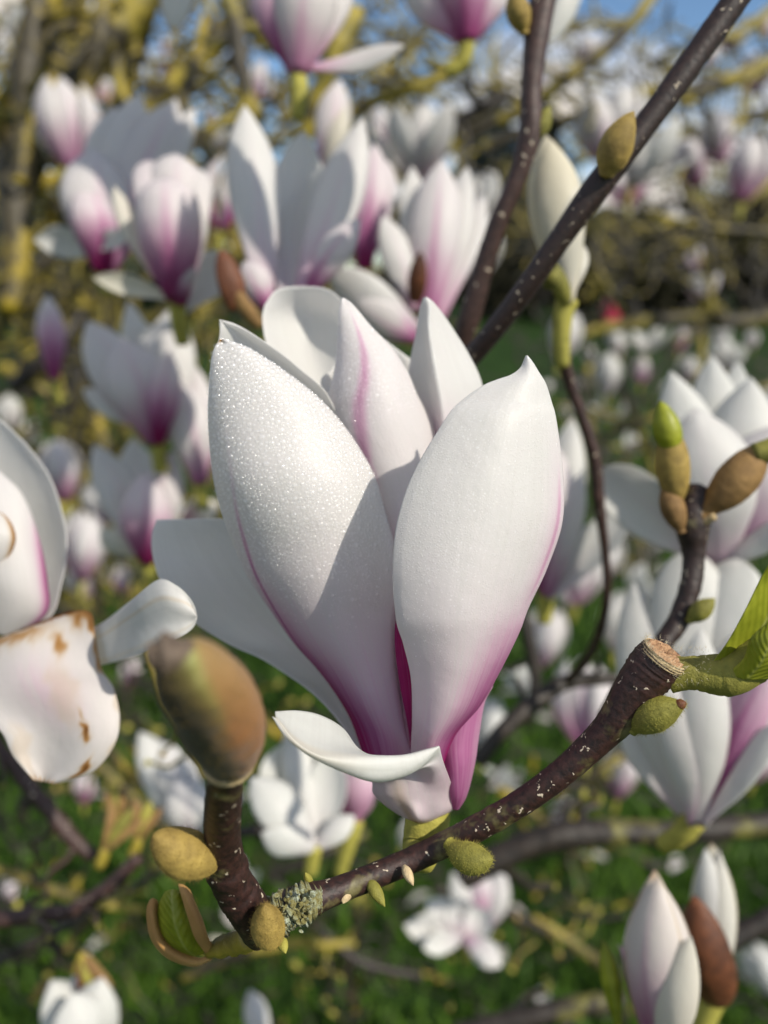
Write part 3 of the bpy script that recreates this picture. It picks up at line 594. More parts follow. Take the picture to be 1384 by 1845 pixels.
grid('scale', [[(270, 1622, 150), (276, 1618, 149), (284, 1622, 150)], [(266, 1650, 150), (275, 1650, 147.5), (284, 1655, 150)], [(274, 1690, 149.5), (284, 1690, 147), (296, 1692, 149)], [(300, 1722, 150), (312, 1720, 147.5), (326, 1714, 149)], [(345, 1738, 151), (352, 1734, 149), (362, 1726, 150)], [(378, 1728, 151), (382, 1724, 150), (386, 1718, 151)]], const(0.), ub, uo, material=M_ORANGE, thick=.0008)
tube('stalk', [(455, 1690, .138, 20), (420, 1700, .145, 20), (380, 1712, .150, 13)], M_MOSSY, ub, uo, 14, 14, .12)
# lichen crust on the fork
def crust_material():
    m, n, l, b, out = mat('lichen_crust'); co = n.new('ShaderNodeTexCoord'); O = co.outputs['Object']; n1 = noise(n, l, 420, 5, O, .7); n2 = noise(n, l, 1300, 3, O)
    r = ramp(n, [(.30, (.10, .085, .025)), (.46, (.20, .18, .06)), (.56, (.30, .33, .22)), (.66, (.52, .60, .53))]); l.new(math_(n, l, 'ADD', math_(n, l, 'MULTIPLY', n1.outputs['Fac'], .8), math_(n, l, 'MULTIPLY', n2.outputs['Fac'], .2)), r.inputs[0])
    l.new(r.outputs[0], b.inputs['Base Color']); b.inputs['Roughness'].default_value = .9; l.new(bump(n, l, n1.outputs['Fac'], 1., .0014), b.inputs['Normal']); return m
M_CRUST = crust_material()
tube('lichen_patch', [(478, 1668, .1345, 28), (495, 1652, .1345, 36), (515, 1641, .1347, 34), (540, 1629, .1348, 36), (562, 1621, .1352, 29), (578, 1614, .1360, 22)], M_CRUST, TW, OT, 30, 60, .13)
k = 170; t = rng.beta(1.4, 1.4, k); bx, by = 490 + t * 78, 1658 - t * 34
lc = P(bx, by + rng.normal(0, 15, k), .1305 + rng.uniform(0, .002, k)); lr = rng.uniform(.00015, .0006, k)
lo = dome_batch(lc, unit(np.tile(CZ + .2 * CY, (k, 1)) + rng.normal(0, .5, (k, 3))), lr, TW, 'lichen', .35); lo.data.materials[0] = M_CRUST; lo['kind'] = 'stuff'
lo.data.transform(Matrix.Translation(Vector(O0 - OT)))
def fuzz(bud, k, ln, material, wd=.000028):
    nv = len(bud.data.vertices); c = np.empty(nv * 3, np.float32); bud.data.vertices.foreach_get('co', c); c = c.reshape(-1, 3).astype(float)
    polys = [p.vertices[:] for p in bud.data.polygons if len(p.vertices) == 4]; pk = np.array(polys)[rng.integers(0, len(polys), k)]; w_ = rng.dirichlet(np.ones(4), k)
    C = (c[pk] * w_[..., None]).sum(1); Nn = unit(np.cross(c[pk[:, 2]] - c[pk[:, 0]], c[pk[:, 3]] - c[pk[:, 1]])); ctr = c.mean(0); Nn = Nn * np.sign(((C - ctr) * Nn).sum(1))[:, None]
    h = hairs('hair', C, Nn, ln, bud, None, material, wd, .7)
for q_, m_ in ((bb, M_BUD), (b3, M_BUD), (b4, M_BUD), (bud, M_BUDG), (b2, M_BUDG)): fuzz(q_, 700, .0008, M_PEDI if m_ is M_BUDG else m_)

# leaf on a fleshy stalk at the right edge
OL = P(1250, 1205, .129)
LF = thing('young_leaf_shoot', 'glossy yellow green leaf shoot growing from the cut twig end at the right edge', 'leaf shoot', OL)
tube('stalk', [(1208, 1215, .1305, 33), (1245, 1212, .129, 30), (1285, 1215, .128, 36), (1320, 1212, .127, 40), (1360, 1190, .126, 38), (1410, 1165, .125, 36)], M_BUDG, LF, OL, 20, 40, .03)
grid('leaf', [[(1405, 985, 120), (1425, 1000, 124), (1450, 1020, 124)], [(1372, 1040, 122), (1400, 1060, 125), (1440, 1080, 124)], [(1345, 1095, 123), (1380, 1115, 126.5), (1430, 1130, 124)], [(1315, 1150, 124.5), (1350, 1165, 127), (1410, 1165, 125)], [(1290, 1185, 126), (1320, 1200, 127), (1380, 1195, 125.5)], [(1268, 1212, 127.5), (1290, 1222, 127), (1330, 1220, 126)]],
     const(0.), LF, OL, material=M_LEAF, thick=.0006)
grid('leaf', [[(1385, 1120, 118), (1405, 1125, 119), (1430, 1130, 120)], [(1352, 1150, 120), (1385, 1160, 119), (1425, 1170, 120)], [(1340, 1185, 122), (1370, 1192, 120.5), (1420, 1200, 121)], [(1312, 1212, 125), (1345, 1222, 123), (1410, 1218, 123)]], const(0.), LF, OL, material=M_LEAF, thick=.0006)
hc, hn = ring_points(P(1245, 1200, .128), P(1280, 1215, .128) - P(1210, 1215, .13), .003, 160, .003); hairs('hair', hc, hn, .0009, LF, OL)

# ================================================================== NEIGHBOURING FLOWERS, petal by petal
G_NEAR = 'magnolia flowers out of focus around the main flower'
def flower(label, base, teps, group=G_NEAR, cat='magnolia flower', name='magnolia_flower', stalk=None):
    """teps: (tip x, tip y, depth offset mm, width px, roll, bow, cup, pig, [options])"""
    O = P(*base); t = thing(name, label, cat, O, group)
    for q in teps:
        tx, ty, dd, wpx, roll, bow, cup, pig = q[:8]; o = dict(q[8]) if len(q) > 8 else {}
        bs = o.pop('base', (base[0], base[1])); bd = o.pop('bd', dd * .25); lab = o.pop('label', None)
        e = ptep(t, O, (bs[0], bs[1], base[2] + bd / 1000), (tx, ty, base[2] + dd / 1000), wpx, roll, bow, cup, o.pop('curl', 0), pig, **o)
        if lab: e['label'] = lab
    if stalk: tube('flower_stalk', [(x, y, base[2] + dz / 1000, r) for x, y, dz, r in stalk], M_PEDI, t, O, 12, 14, .04)
    return t
BR = dict(material=M_HUSK, name='bud_scale', prof='scale')
# left edge flower, partly outside the frame
OLF = P(0, 1140, .195)
lf = thing('magnolia_flower', 'large open white flower with brown stained drooping tepals, cut off by the left edge', 'magnolia flower', OLF, G_NEAR)
outline('tepal', [(-60, 720, 205, -40, 735, 205, 0), (-120, 770, 204, 15, 768, 203, -3), (-150, 860, 203, 82, 845, 201, -8), (-150, 940, 202, 113, 925, 199, -10), (-130, 1010, 200, 121, 990, 198, -11), (-100, 1070, 198, 110, 1055, 197, -9), (-60, 1120, 196, 92, 1110, 196, -6), (-30, 1150, 195, 30, 1160, 195, -2)],
        lambda u, v: .04 + .10 * ss(.5, .0, v), lf, OLF, flip=True, ripple=.0012)
outline('tepal', [(-60, 800, 196, -45, 810, 196, 0), (-90, 850, 195, 2, 852, 194, 2), (-110, 900, 194, 42, 893, 193, 5), (-110, 960, 193, 70, 968, 192, 7), (-95, 1020, 193, 86, 1050, 192, 7), (-70, 1080, 193, 84, 1105, 193, 5), (-30, 1140, 194, 30, 1145, 194, 2)],
        lambda u, v: .04 + .75 * np.exp(-((u - 1.0) / .12) ** 2) * ss(.62, .35, v), lf, OLF)[0]['label'] = 'bright inner tepal with a pink edge'
outline('tepal', [(-40, 915, 187, -20, 918, 187, 0), (-60, 925, 186.5, 12, 932, 186, 2), (-70, 960, 186, 28, 965, 185, 3), (-70, 1000, 186, 20, 998, 186, 3), (-60, 1050, 188, -5, 1040, 188, 2), (-40, 1130, 192, -5, 1130, 192, 1)],
        const(.03), lf, OLF, age=lambda u, v: .8 * np.exp(-((1 - u) / .13) ** 2))[0]['label'] = 'narrow tepal with a brown rim'
def droop_age(u, v):
    u = u + .018 * np.sin(31 * v + 3 * u) + .012 * np.sin(67 * v + 40 * u); v = v + .014 * np.sin(41 * u + 7 * v) + .010 * np.sin(83 * u)
    spot = lambda a, b, x, y, k: k * np.exp(-((u - a) / x) ** 2 - ((v - b) / y) ** 2)
    jag = .012 * np.sin(37 * u) + .010 * np.sin(71 * u + 1)
    return (.95 * ss(.09, .02, v + jag) + spot(.70, .25, .045, .055, .45) + spot(.71, .70, .032, .028, 1.) + spot(.72, .62, .015, .02, .4) + spot(.86, .87, .04, .04, .95) + spot(.90, .12, .08, .07, .5) + spot(.40, .15, .25, .07, .32) + spot(.15, .2, .12, .1, .2) + .5 * ss(.06, .0, 1 - u) * ss(.5, .2, v)
            + .10 * ss(.3, .9, np.sin(9 * u + 4 * v) * np.sin(5 * v - 3 * u + 1)) + .06 + .3 * ss(.02, .0, 1 - v) + .12 * ss(.03, .0, 1 - u))
outline('tepal', [(60, 1405, 171, 100, 1413, 171, 0), (24, 1362, 172, 165, 1392, 170, .5), (5, 1322, 173, 205, 1345, 171, 1.5), (-25, 1290, 175, 216, 1295, 173, 2.5), (-60, 1250, 177, 205, 1240, 175, 3), (-70, 1210, 180, 184, 1205, 177, 3), (-60, 1180, 183, 172, 1150, 179, 2), (-40, 1165, 186, 163, 1104, 182, 1), (-25, 1160, 190, 125, 1100, 186, 0)],
        lambda u, v: .06 + .12 * np.exp(-((u - .55) / .2) ** 2) * ss(.2, .5, v) * ss(.8, .5, v), lf, OLF, age=droop_age, nu=81, nv=111, ripple=.0042, el=.15, thick=.0004)[0]['label'] = 'drooping tepal with brown stains and a brown upper rim'
outline('tepal', [(354, 1104, 154, 355, 1112, 154, 0), (342, 1078, 154, 348, 1130, 154, .2), (318, 1055, 154, 326, 1148, 154, .5), (285, 1045, 156, 288, 1166, 156, .7), (235, 1083, 164, 235, 1184, 164, 1), (180, 1125, 184, 188, 1197, 184, 2), (120, 1150, 197, 130, 1205, 197, 1), (30, 1150, 201, 30, 1175, 201, .3)],
        const(.02), lf, OLF, age=lambda u, v: .16 * np.exp(-((u - .3) / .05) ** 2) + .12 * np.exp(-((u - .88) / .07) ** 2), ripple=.0016, el=.15, thick=.0004)[0]['label'] = 'cream tepal lying out to the right'
ovoid('flower_centre', (5, 1160, .196), (-5, 1085, .194), 50, M_PEDI, lf, OLF)

flower('egg shaped closed pink and white flower, sunlit, high in the left cluster', (318, 542, .33), [
    (318, 278, 4, 118, 0, .02, .8, .6, dict(prof='round', ext=.4)), (268, 290, 6, 96, -35, .05, .8, .9, dict(prof='round', asym=-.03, ext=.7)), (352, 300, 6, 92, 35, .05, .8, .5, dict(prof='round', asym=.03)),
    (300, 318, -16, 116, 6, .11, .95, .80, dict(prof='round', ext=.72, rib=.55)), (205, 335, -4, 46, -30, -.02, .6, .25, dict(base=(282, 505), cream=.5)),
    (168, 500, -14, 40, 10, -.10, -.5, .05, dict(base=(306, 536), cream=.6)), (402, 452, 16, 100, 20, .05, -.5, .1, dict(base=(322, 560))), (340, 430, -12, 50, 10, .12, .9, .85, dict(base=(320, 548), prof='scale'))],
    stalk=[(318, 535, 0, 16), (322, 575, 3, 15), (330, 620, 8, 13)])
flower('lilac grey open flower behind the egg shaped one, in shade', (186, 490, .41), [
    (165, 268, -6, 130, -10, .06, .7, .55, dict(ext=.55)), (250, 168, 12, 105, 0, .03, .5, .35, {}), (205, 192, 16, 100, -8, .03, .5, .35, {}), (318, 178, 10, 120, 12, .02, .5, .5, dict(rib=.7)),
    (352, 195, 14, 80, 20, .02, .5, .4, {}), (62, 432, -10, 62, 20, -.1, -.5, .1, dict(base=(182, 452))), (232, 425, -30, 36, 10, -.05, -.4, .1, dict(base=(140, 440))), (150, 330, -14, 90, -25, .1, .8, 1., dict(base=(186, 492), ext=.7))],
    stalk=[(186, 485, 0, 15), (196, 530, 5, 13)])
flower('wide open grey white flower with tall pointed tepals, just above the main flower', (505, 545, .285), [
    (441, 190, 4, 98, -15, .02, .5, .45, dict(base=(478, 540), inner=True, ext=.45)), (548, 236, 16, 110, 0, -.03, -.55, .22, dict(base=(520, 540))), (655, 212, 10, 92, 15, -.03, .5, .3, dict(base=(540, 545))),
    (600, 300, 22, 120, 5, -.02, -.5, .3, dict(base=(530, 540))), (650, 395, -14, 66, 25, .08, .6, .75, dict(base=(555, 530), ext=.5)), (440, 470, -6, 60, 10, .05, .6, .8, dict(base=(486, 560))), (505, 300, 26, 80, 0, -.03, -.5, .4, {})],
    stalk=[(505, 540, 0, 17), (510, 590, 4, 15), (520, 640, 10, 14)])
flower('pink streaked open flower right of the tall pointed one, with a brown bud scale', (762, 605, .33), [
    (796, 288, 4, 96, 0, .05, .7, .55, dict(rib=.8, base=(770, 580))), (842, 300, 14, 76, 20, .03, .6, .3, dict(base=(780, 580))), (742, 300, 14, 70, -20, .02, .5, .2, dict(base=(764, 570))), (690, 388, -2, 66, -25, .04, .6, .3, dict(base=(745, 560), ext=.35)), (872, 350, 26, 64, 25, .02, .5, .4, dict(base=(790, 580))),
    (592, 482, -18, 92, 20, .10, .55, .42, dict(base=(752, 598), inner=True)), (758, 452, -16, 36, 0, .05, .6, 0, dict(base=(748, 545), label='brown bud scale', **BR)), (640, 540, -24, 70, 15, .06, .6, .6, dict(base=(748, 612)))],
    stalk=[(762, 600, 0, 17), (770, 650, 5, 15)])
flower('slim pink bud between two open flowers, near the middle of the top', (588, 330, .42), [
    (612, 142, 4, 62, 0, .04, .8, .5, {}), (604, 150, -6, 66, -12, .05, .85, .75, dict(rib=.5)), (622, 190, -10, 46, 20, .08, .8, .15, dict(cream=.6))], cat='magnolia bud', name='magnolia_bud', stalk=[(588, 325, 0, 12), (582, 380, 2, 11)])
flower('bright pink based flower showing between the tall grey flower and the streaked one', (655, 492, .36), [
    (676, 258, 6, 72, 0, .06, .7, .95, dict(ext=.6)), (700, 290, 14, 70, 20, .05, .6, .8, {}), (650, 300, 10, 60, -15, .04, .6, .9, {})], stalk=[(655, 488, 0, 14), (655, 540, 4, 13)])
flower('pink flower cut by the top edge with one tepal held out sideways', (538, 134, .30), [
    (478, -80, 0, 110, -10, .06, .7, .85, dict(ext=.75)), (560, -90, -6, 118, 5, .08, .8, .45, dict(ext=.45)), (620, -70, 10, 100, 20, .06, .7, .5, {}), (510, -60, 14, 90, 0, .03, .6, .7, {}), (728, 82, -4, 44, 35, -.08, .5, .35, dict(base=(556, 122)))],
    stalk=[(538, 130, 0, 16), (540, 170, 0, 15), (536, 215, 2, 13)])
flower('pink based flower cut by the top edge, right of its neighbour', (842, 76, .34), [
    (735, -60, 4, 100, -20, .05, .7, .6, dict(ext=.6)), (830, -110, -6, 106, 0, .07, .8, .75, dict(ext=.7)), (912, -70, 4, 90, 20, .06, .7, .65, {})], stalk=[(842, 72, 0, 16), (834, 110, 2, 14), (806, 132, 4, 13)])
flower('single pale tepal with a brown tip hanging from the top edge', (330, -100, .36), [(308, 58, 0, 66, 10, .05, .5, .05, dict(age=.5)), (345, 20, 6, 50, 20, .05, .5, .05, {})])
flower('lone white tepal against blue sky beside the upper twig', (1058, -70, .30), [(982, 82, 0, 46, 15, .05, .5, .02, {}), (1080, -10, 4, 46, 15, .05, .5, .02, {})])
flower('long cream closed bud hanging behind the diagonal twig', (1022, 548, .235), [
    (984, 244, 2, 96, 0, .03, .8, .06, dict(cream=1., ext=.2)), (990, 250, -6, 92, -14, .05, .85, .05, dict(cream=.9, ext=.2)), (1020, 300, -8, 74, 18, .06, .85, .1, dict(cream=.5, ext=.25)), (990, 470, -10, 34, -15, .08, .7, 0, dict(material=M_BUDG, name='bud_scale', prof='scale')), (1050, 440, 2, 50, 30, .06, .7, .1, dict(cream=.4))],
    cat='magnolia bud', name='magnolia_bud', stalk=[(1022, 540, 0, 20), (1014, 575, 1, 17), (1012, 620, 3, 15), (1014, 660, 5, 12)])
flower('white flower with a vivid magenta base, left of the main flower', (284, 800, .40), [
    (158, 578, -4, 105, -18, .04, .55, .45, dict(inner=False, ext=.6)), (232, 542, 18, 60, 0, .02, .5, .1, {}), (312, 552, 6, 104, 10, -.02, .55, .3, dict(rib=.2)), (262, 580, 10, 110, 0, -.03, -.5, .1, {}), (306, 632, -22, 62, 5, .10, .75, 1., dict(ext=.8)),
    (215, 610, -16, 112, -8, .10, .8, .6, dict(ext=.55)), (150, 700, 4, 50, -20, .02, .5, .3, dict(base=(262, 770)))], stalk=[(284, 795, 0, 15), (290, 850, 4, 13)])
flower('pink white closed bud touching the magenta based flower on its right', (362, 872, .41), [
    (352, 658, 4, 70, 15, .05, .7, .6, {}), (328, 692, -10, 84, -8, .08, .85, .55, dict(ext=.4)), (372, 720, -4, 60, 20, .06, .8, .9, dict(ext=.7))], cat='magnolia bud', name='magnolia_bud', stalk=[(362, 868, 0, 14), (366, 915, 3, 12)])
flower('lilac white flower with a strong pink foot, under the magenta based flower', (266, 1015, .42), [
    (170, 800, -4, 80, -20, .05, .6, .3, {}), (240, 788, 10, 86, 0, .03, .5, .25, {}), (312, 812, -4, 80, 15, .05, .65, .7, dict(ext=.45)), (262, 850, -20, 90, 0, .12, .85, .95, dict(ext=.75)), (285, 800, 16, 76, 8, .02, .5, .3, {}), (180, 955, -8, 50, 30, .05, .5, .1, dict(base=(245, 1000), cream=.4)), (392, 905, 8, 60, 30, .06, .6, .5, dict(base=(330, 940), cream=.5))],
    stalk=[(266, 1010, 0, 14), (276, 1060, 4, 12)])
flower('big white cup shaped flower at the right behind the forked bud twig', (1296, 1012, .27), [
    (1208, 668, 4, 112, -12, .02, .5, .03, dict(ext=.3)), (1282, 640, 20, 106, 0, .0, .5, .03, {}), (1330, 650, 22, 90, 5, .0, .5, .05, {}), (1352, 680, 2, 140, 10, .02, .55, .10, dict(ext=.3)), (1250, 735, -22, 168, -3, .10, .7, .22, dict(ext=.45)),
    (1420, 760, -14, 150, 15, .08, .7, .55, dict(ext=.7, rib=.8)), (1080, 842, -14, 112, 20, .06, -.5, .25, dict(base=(1282, 1006), prof='round')), (1430, 935, -26, 60, 25, -.03, .5, .1, {}), (1330, 1180, 0, 40, 10, .0, .5, .4, {})],
    stalk=[(1296, 1005, 0, 18), (1300, 1060, 8, 16)])
flower('large white flower with magenta streaks low at the right edge', (1252, 1482, .255), [
    (1140, 1050, 14, 150, -14, .04, .6, .12, dict(ext=.35)), (1240, 985, 6, 150, -8, .03, .5, .06, dict(prof='round')), (1330, 1000, 2, 150, 8, .03, .55, .05, dict(prof='round')), (1440, 1060, 8, 150, 20, .04, .6, .4, {}),
    (1188, 1170, -18, 104, -24, .10, .75, .3, dict(ext=.35)), (1262, 1130, -22, 104, -2, .10, .65, .12, dict(ext=.35)), (1330, 1130, -12, 90, 14, .08, .6, .3, {}),
    (1395, 1190, -24, 82, 12, .06, .7, 1.05, dict(base=(1256, 1482), ext=1.1, rib=.9)), (1408, 1300, -30, 64, 24, .02, .55, .12, dict(base=(1262, 1482))), (1120, 1260, 18, 110, -25, .04, .5, .3, {})],
    stalk=[(1252, 1475, 0, 22), (1225, 1505, 4, 20), (1195, 1520, 10, 16)])
flower('white flower with a purple base, half hidden behind the right of the main flower', (985, 1075, .34), [
    (1032, 752, 6, 84, 8, .02, .55, .15, dict(age=.15)), (1000, 800, -4, 90, 0, .07, .7, .8, dict(ext=.5)), (1140, 918, -12, 78, 25, .06, -.5, .25, {}), (955, 830, 8, 80, -15, .05, .6, .7, {}), (1050, 850, -12, 60, 15, .06, .6, .45, {})], stalk=[(985, 1070, 0, 15), (980, 1120, 3, 13)])
flower('closed white bud with a purple foot and brown tip at the lower right', (1192, 1890, .215), [
    (1180, 1568, 4, 104, 8, .03, .8, .45, dict(prof='nar', age=.3, cream=.4)), (1176, 1574, -6, 126, -16, .05, .85, .75, dict(prof='nar', age=.3, rib=.6, ext=.72, cream=.3, ribw=.16)), (1186, 1580, -9, 118, 26, .06, .85, .7, dict(prof='nar', ext=.7, cream=.3, age=.2)), (1246, 1688, -16, 84, 14, .08, .8, .1, dict(base=(1196, 1900), cream=.5)),
    (1112, 1700, -4, 46, -50, .14, .8, 1.1, dict(base=(1170, 1900), ext=1.4)), (1086, 1692, -2, 34, -10, .02, .5, 0, dict(base=(1116, 1860), material=M_LEAF, name='leaf', label='small yellow green leaf'))],
    cat='magnolia bud', name='magnolia_bud', stalk=[(1192, 1885, 0, 26), (1200, 1960, 3, 20)])
flower('creamy bud half wrapped in a dark brown husk at the lower right edge', (1290, 1800, .25), [
    (1282, 1518, 4, 80, 0, .03, .8, .10, dict(cream=.5, age=.25)), (1296, 1530, -4, 72, 20, .05, .85, .15, dict(cream=.3)), (1270, 1528, -4, 62, -18, .05, .85, .12, {}), (1252, 1612, -14, 92, 2, .10, .85, 0, dict(label='dark brown husk', **BR)), (1244, 1640, -8, 50, -30, .08, .8, 0, dict(material=M_BUDB, name='bud_scale', prof='scale'))],
    cat='magnolia bud', name='magnolia_bud', stalk=[(1290, 1790, 0, 22), (1270, 1835, 2, 20), (1255, 1890, 5, 18)])
flower('ragged white flower at the bottom left corner', (150, 1900, .36), [
    (92, 1766, 0, 88, -15, .03, .55, .03, {}), (140, 1752, 6, 80, 0, .02, .5, .03, {}), (186, 1762, -6, 90, 10, .05, .6, .03, {}), (212, 1800, 4, 70, 25, .05, .5, .05, {}), (130, 1790, -16, 100, -4, .10, .7, .06, {})])
flower('small pointed white bud standing at the bottom edge', (478, 1890, .45), [(450, 1782, 0, 46, 0, .05, .8, .25, {}), (456, 1790, -6, 44, 15, .06, .8, .3, {})], cat='magnolia bud', name='magnolia_bud')
flower('white flower splayed flat below the long twig', (838, 1690, .52), [
    (728, 1668, 0, 54, 15, -.08, -.5, .3, {}), (770, 1620, 10, 56, 0, -.03, -.4, .2, {}), (830, 1618, 12, 62, 0, -.03, -.5, .2, {}), (904, 1742, -20, 52, 25, .05, .5, .3, {}), (762, 1708, -14, 40, 20, -.04, -.4, .2, {}), (880, 1640, 4, 56, 10, -.03, -.5, .35, {})], stalk=[(838, 1692, 0, 10), (842, 1730, 5, 9)])
flower('pink and white flower behind the flat splayed one', (868, 1680, .62), [(815, 1572, 0, 60, -15, .06, .6, .2, {}), (862, 1560, 0, 56, 0, .06, .7, .7, dict(rib=.9, ext=.8)), (908, 1570, 0, 60, 12, .06, .6, .4, {}), (840, 1600, 10, 60, 0, .05, .6, .1, {})])
flower('grey white cupped flower between the big brown bud and the lip shaped tepal', (566, 1530, .30), [
    (530, 1330, 16, 150, 0, -.05, -.7, .04, dict(prof='round')), (452, 1400, 4, 90, -20, .04, .6, .05, {}), (600, 1350, 14, 80, 15, -.03, -.5, .1, {}), (520, 1300, 22, 60, 0, .0, .5, .05, {}), (470, 1500, -8, 60, 25, .05, .5, .05, {}), (640, 1470, 4, 46, 10, .05, .6, .1, {})], stalk=[(566, 1525, 0, 15), (560, 1570, 3, 13)])
flower('rosy pink bud peeping below the lip shaped tepal', (640, 1482, .33), [(618, 1370, 4, 70, -12, .05, .8, 1., dict(ext=1.1)), (650, 1370, 0, 68, 8, .06, .8, .42, dict(ext=1.6)), (668, 1400, 4, 50, 20, .06, .8, .4, dict(ext=1.4))], cat='magnolia bud', name='magnolia_bud', stalk=[(640, 1478, 0, 16), (628, 1520, 1, 15), (612, 1575, 3, 11)])
flower('lilac white double headed flower right of the stained drooping tepal', (345, 1510, .50), [
    (252, 1318, 4, 80, -20, .05, .6, .12, {}), (300, 1338, 0, 84, -5, .07, .7, .3, {}), (350, 1400, -12, 90, 10, .10, .8, .3, dict(rib=.5)), (318, 1400, -16, 70, -8, .10, .8, .35, {}), (270, 1370, 6, 70, -20, .05, .6, .15, {})], stalk=[(345, 1505, 0, 11), (350, 1550, 3, 10)])
flower('narrow shaded purple bud at the far left, above the grass', (98, 690, .50), [(86, 532, 0, 50, -8, .04, .8, .55, dict(ext=.9)), (96, 548, -4, 46, 10, .05, .8, .8, dict(ext=1.)), (72, 560, 6, 30, -20, .03, .7, .5, {})], cat='magnolia bud', name='magnolia_bud', stalk=[(98, 685, 0, 9), (104, 730, 2, 8)])
# two unseen flowers added above the frame to shade the ones below
for lab, c in (('unseen flower added above the frame to shade the lilac grey one', (604, -484, .283)), ('unseen flower added above the frame to shade the tall pointed one', (1095, -495, .190))):
    flower(lab, (c[0], c[1] + 220, c[2]), [(c[0] + dx, c[1] - 160, dz, 190, 0, .05, .6, .5, {}) for dx, dz in ((-190, 0), (-60, -8), (70, 8), (190, 0), (0, 20))])
# brown dry bud scale hanging in the upper cluster
bs = thing('dry_bud_scale', 'curled dry brown bud scale between the egg shaped and the tall pointed flower', 'bud scale', P(420, 560, .275), None)
ptep(bs, bs.location, (428, 560, .275), (398, 450, .272), 50, -10, .10, .7, .05, name='scale', material=M_HUSK, prof='scale')
ptep(bs, bs.location, (470, 590, .277), (405, 500, .272), 30, 10, .08, .7, .0, name='scale', material=M_BUDB, prof='scale')

# ================================================================== SMALL FLOWERS FROM A FEW PATTERNS
def pattern(kind):
    """tepal meshes of a 1-unit flower standing on the origin"""
    sets = {'bud': [(0, 3, .28, .16, .85), (120, 3, .28, .16, .85), (240, 3, .28, .16, .85), (60, 5, .24, .18, .85)],
            'goblet': [(0, 9, .46, .13, .7), (118, 11, .46, .13, .7), (242, 8, .46, .13, .7), (60, 5, .44, .10, .6), (180, 6, .44, .10, .6), (300, 4, .44, .10, .6)],
            'open': [(0, 34, .44, .06, .5), (75, 26, .42, .08, .5), (150, 40, .44, .03, .5), (220, 24, .42, .08, .5), (290, 45, .44, .0, .5), (30, 12, .42, .10, .6), (140, 14, .42, .10, .6), (260, 10, .42, .10, .6)],
            'blown': [(10, 62, .40, -.08, .4), (90, 50, .42, .0, .4), (165, 75, .40, -.12, .4), (235, 40, .42, .06, .5), (310, 66, .40, -.06, .4), (50, 24, .42, .08, .5), (190, 20, .42, .08, .5)]}
    out = []
    for k, (az, op, wd, bow, cup) in enumerate(sets[kind]):
        az, op = R(az + rng.uniform(-12, 12)), R(op + rng.uniform(-4, 4)); rad = np.array([math.cos(az), math.sin(az), 0]); tan = np.array([-math.sin(az), math.cos(az), 0]); up = np.array([0, 0, 1.])
        a = up * math.cos(op) + rad * math.sin(op); Nn = rad * math.cos(op) - up * math.sin(op)
        Ln = rng.uniform(.92, 1.08); nv, nu = 13, 9
        G = tepal_points(rad * .04, a, tan, Nn, Ln, wd, bow, cup, rng.uniform(-.05, .02), 'nar' if kind == 'bud' else 'ob', nu, nv, .03)
        u = np.linspace(0, 1, nu)[None, :].repeat(nv, 0); v = np.linspace(0, 1, nv)[:, None].repeat(nu, 1)
        global CAMP; keep = CAMP; CAMP = rad * 50 + up * 5
        o, _, _ = shell('tepal', G, base_pig(u, v, 1., .62, .6), 0 * u, .012, M_PETAL, None, None); CAMP = keep
        out.append(o)
    o = tube('flower_stalk', [(0, 0, .03, .05), (0, 0, -.12, .05), (.01, 0, -.3, .04)], M_PEDI, None, None, 8, 8, .03, False); out.append(o)
    for o in out: COL.objects.unlink(o)
    return out
PAT = {k: pattern(k) for k in ('bud', 'goblet', 'open', 'blown')}
G_FAR = 'small distant magnolia flowers'
SMALL_AT = []
def small(px, py, hpx, kind, lean=0, toward=0, pig=.6, label='', cream=0., real=None, group=G_FAR):
    """a flower whose middle is at (px, py) and which stands hpx photo pixels tall"""
    Ln = real or {'bud': .062, 'goblet': .075, 'open': .075, 'blown': .08}[kind]; hpx = hpx * (.9 if hpx < 100 else 1); d = Ln * FPX / hpx
    up = unit(CY * math.cos(R(lean)) + CX * math.sin(R(lean)) + CZ * math.sin(R(toward))); z = Vector(up); q = z.to_track_quat('Z', 'Y').to_matrix() @ Matrix.Rotation(rng.uniform(0, 6.28), 3, 'Z')
    c = P(px, py, d) - up * Ln * .5
    bud = kind == 'bud'
    t = thing('magnolia_bud' if bud else 'magnolia_flower', label, 'magnolia bud' if bud else 'magnolia flower', c, group)
    t.rotation_euler = q.to_euler(); t.scale = (Ln, Ln, Ln)
    for o in PAT[kind]:
        e = o.copy(); COL.objects.link(e); e.parent = t; e.color = (pig * rng.uniform(.8, 1.2), cream, 0, 1)
    SMALL_AT.append((c, d)); return t
S = small
S(122, 232, 150, 'goblet', -6, 10, .55, 'pink and white goblet flower at the far left, high up')
S(90, 250, 110, 'goblet', -20, 0, .12, 'cream tepals beside the goblet flower at the far left', cream=.4)
S(183, 162, 62, 'bud', -8, 0, .5, 'small pale pink bud right of the high goblet flower')
S(45, 45, 84, 'open', 10, 10, .15, 'soft white flower in the top left corner')
S(218, 16, 44, 'goblet', 20, 0, .15, 'tiny cream flower at the top edge near the left')
S(300, 84, 34, 'bud', 0, 0, .6, 'upper of two tiny pink buds beside the hanging pale tepal')
S(294, 118, 34, 'bud', 10, 0, .7, 'lower of two tiny pink buds beside the hanging pale tepal')
S(345, 140, 40, 'open', 0, 20, .2, 'tiny pale flower among mossy twigs left of the top middle')
S(398, 250, 46, 'open', 0, 20, .2, 'tiny pale flower left of the tall pointed grey tepal')
S(402, 352, 130, 'bud', 4, 0, .85, 'deep pink bud squeezed between the egg shaped and the tall flower')
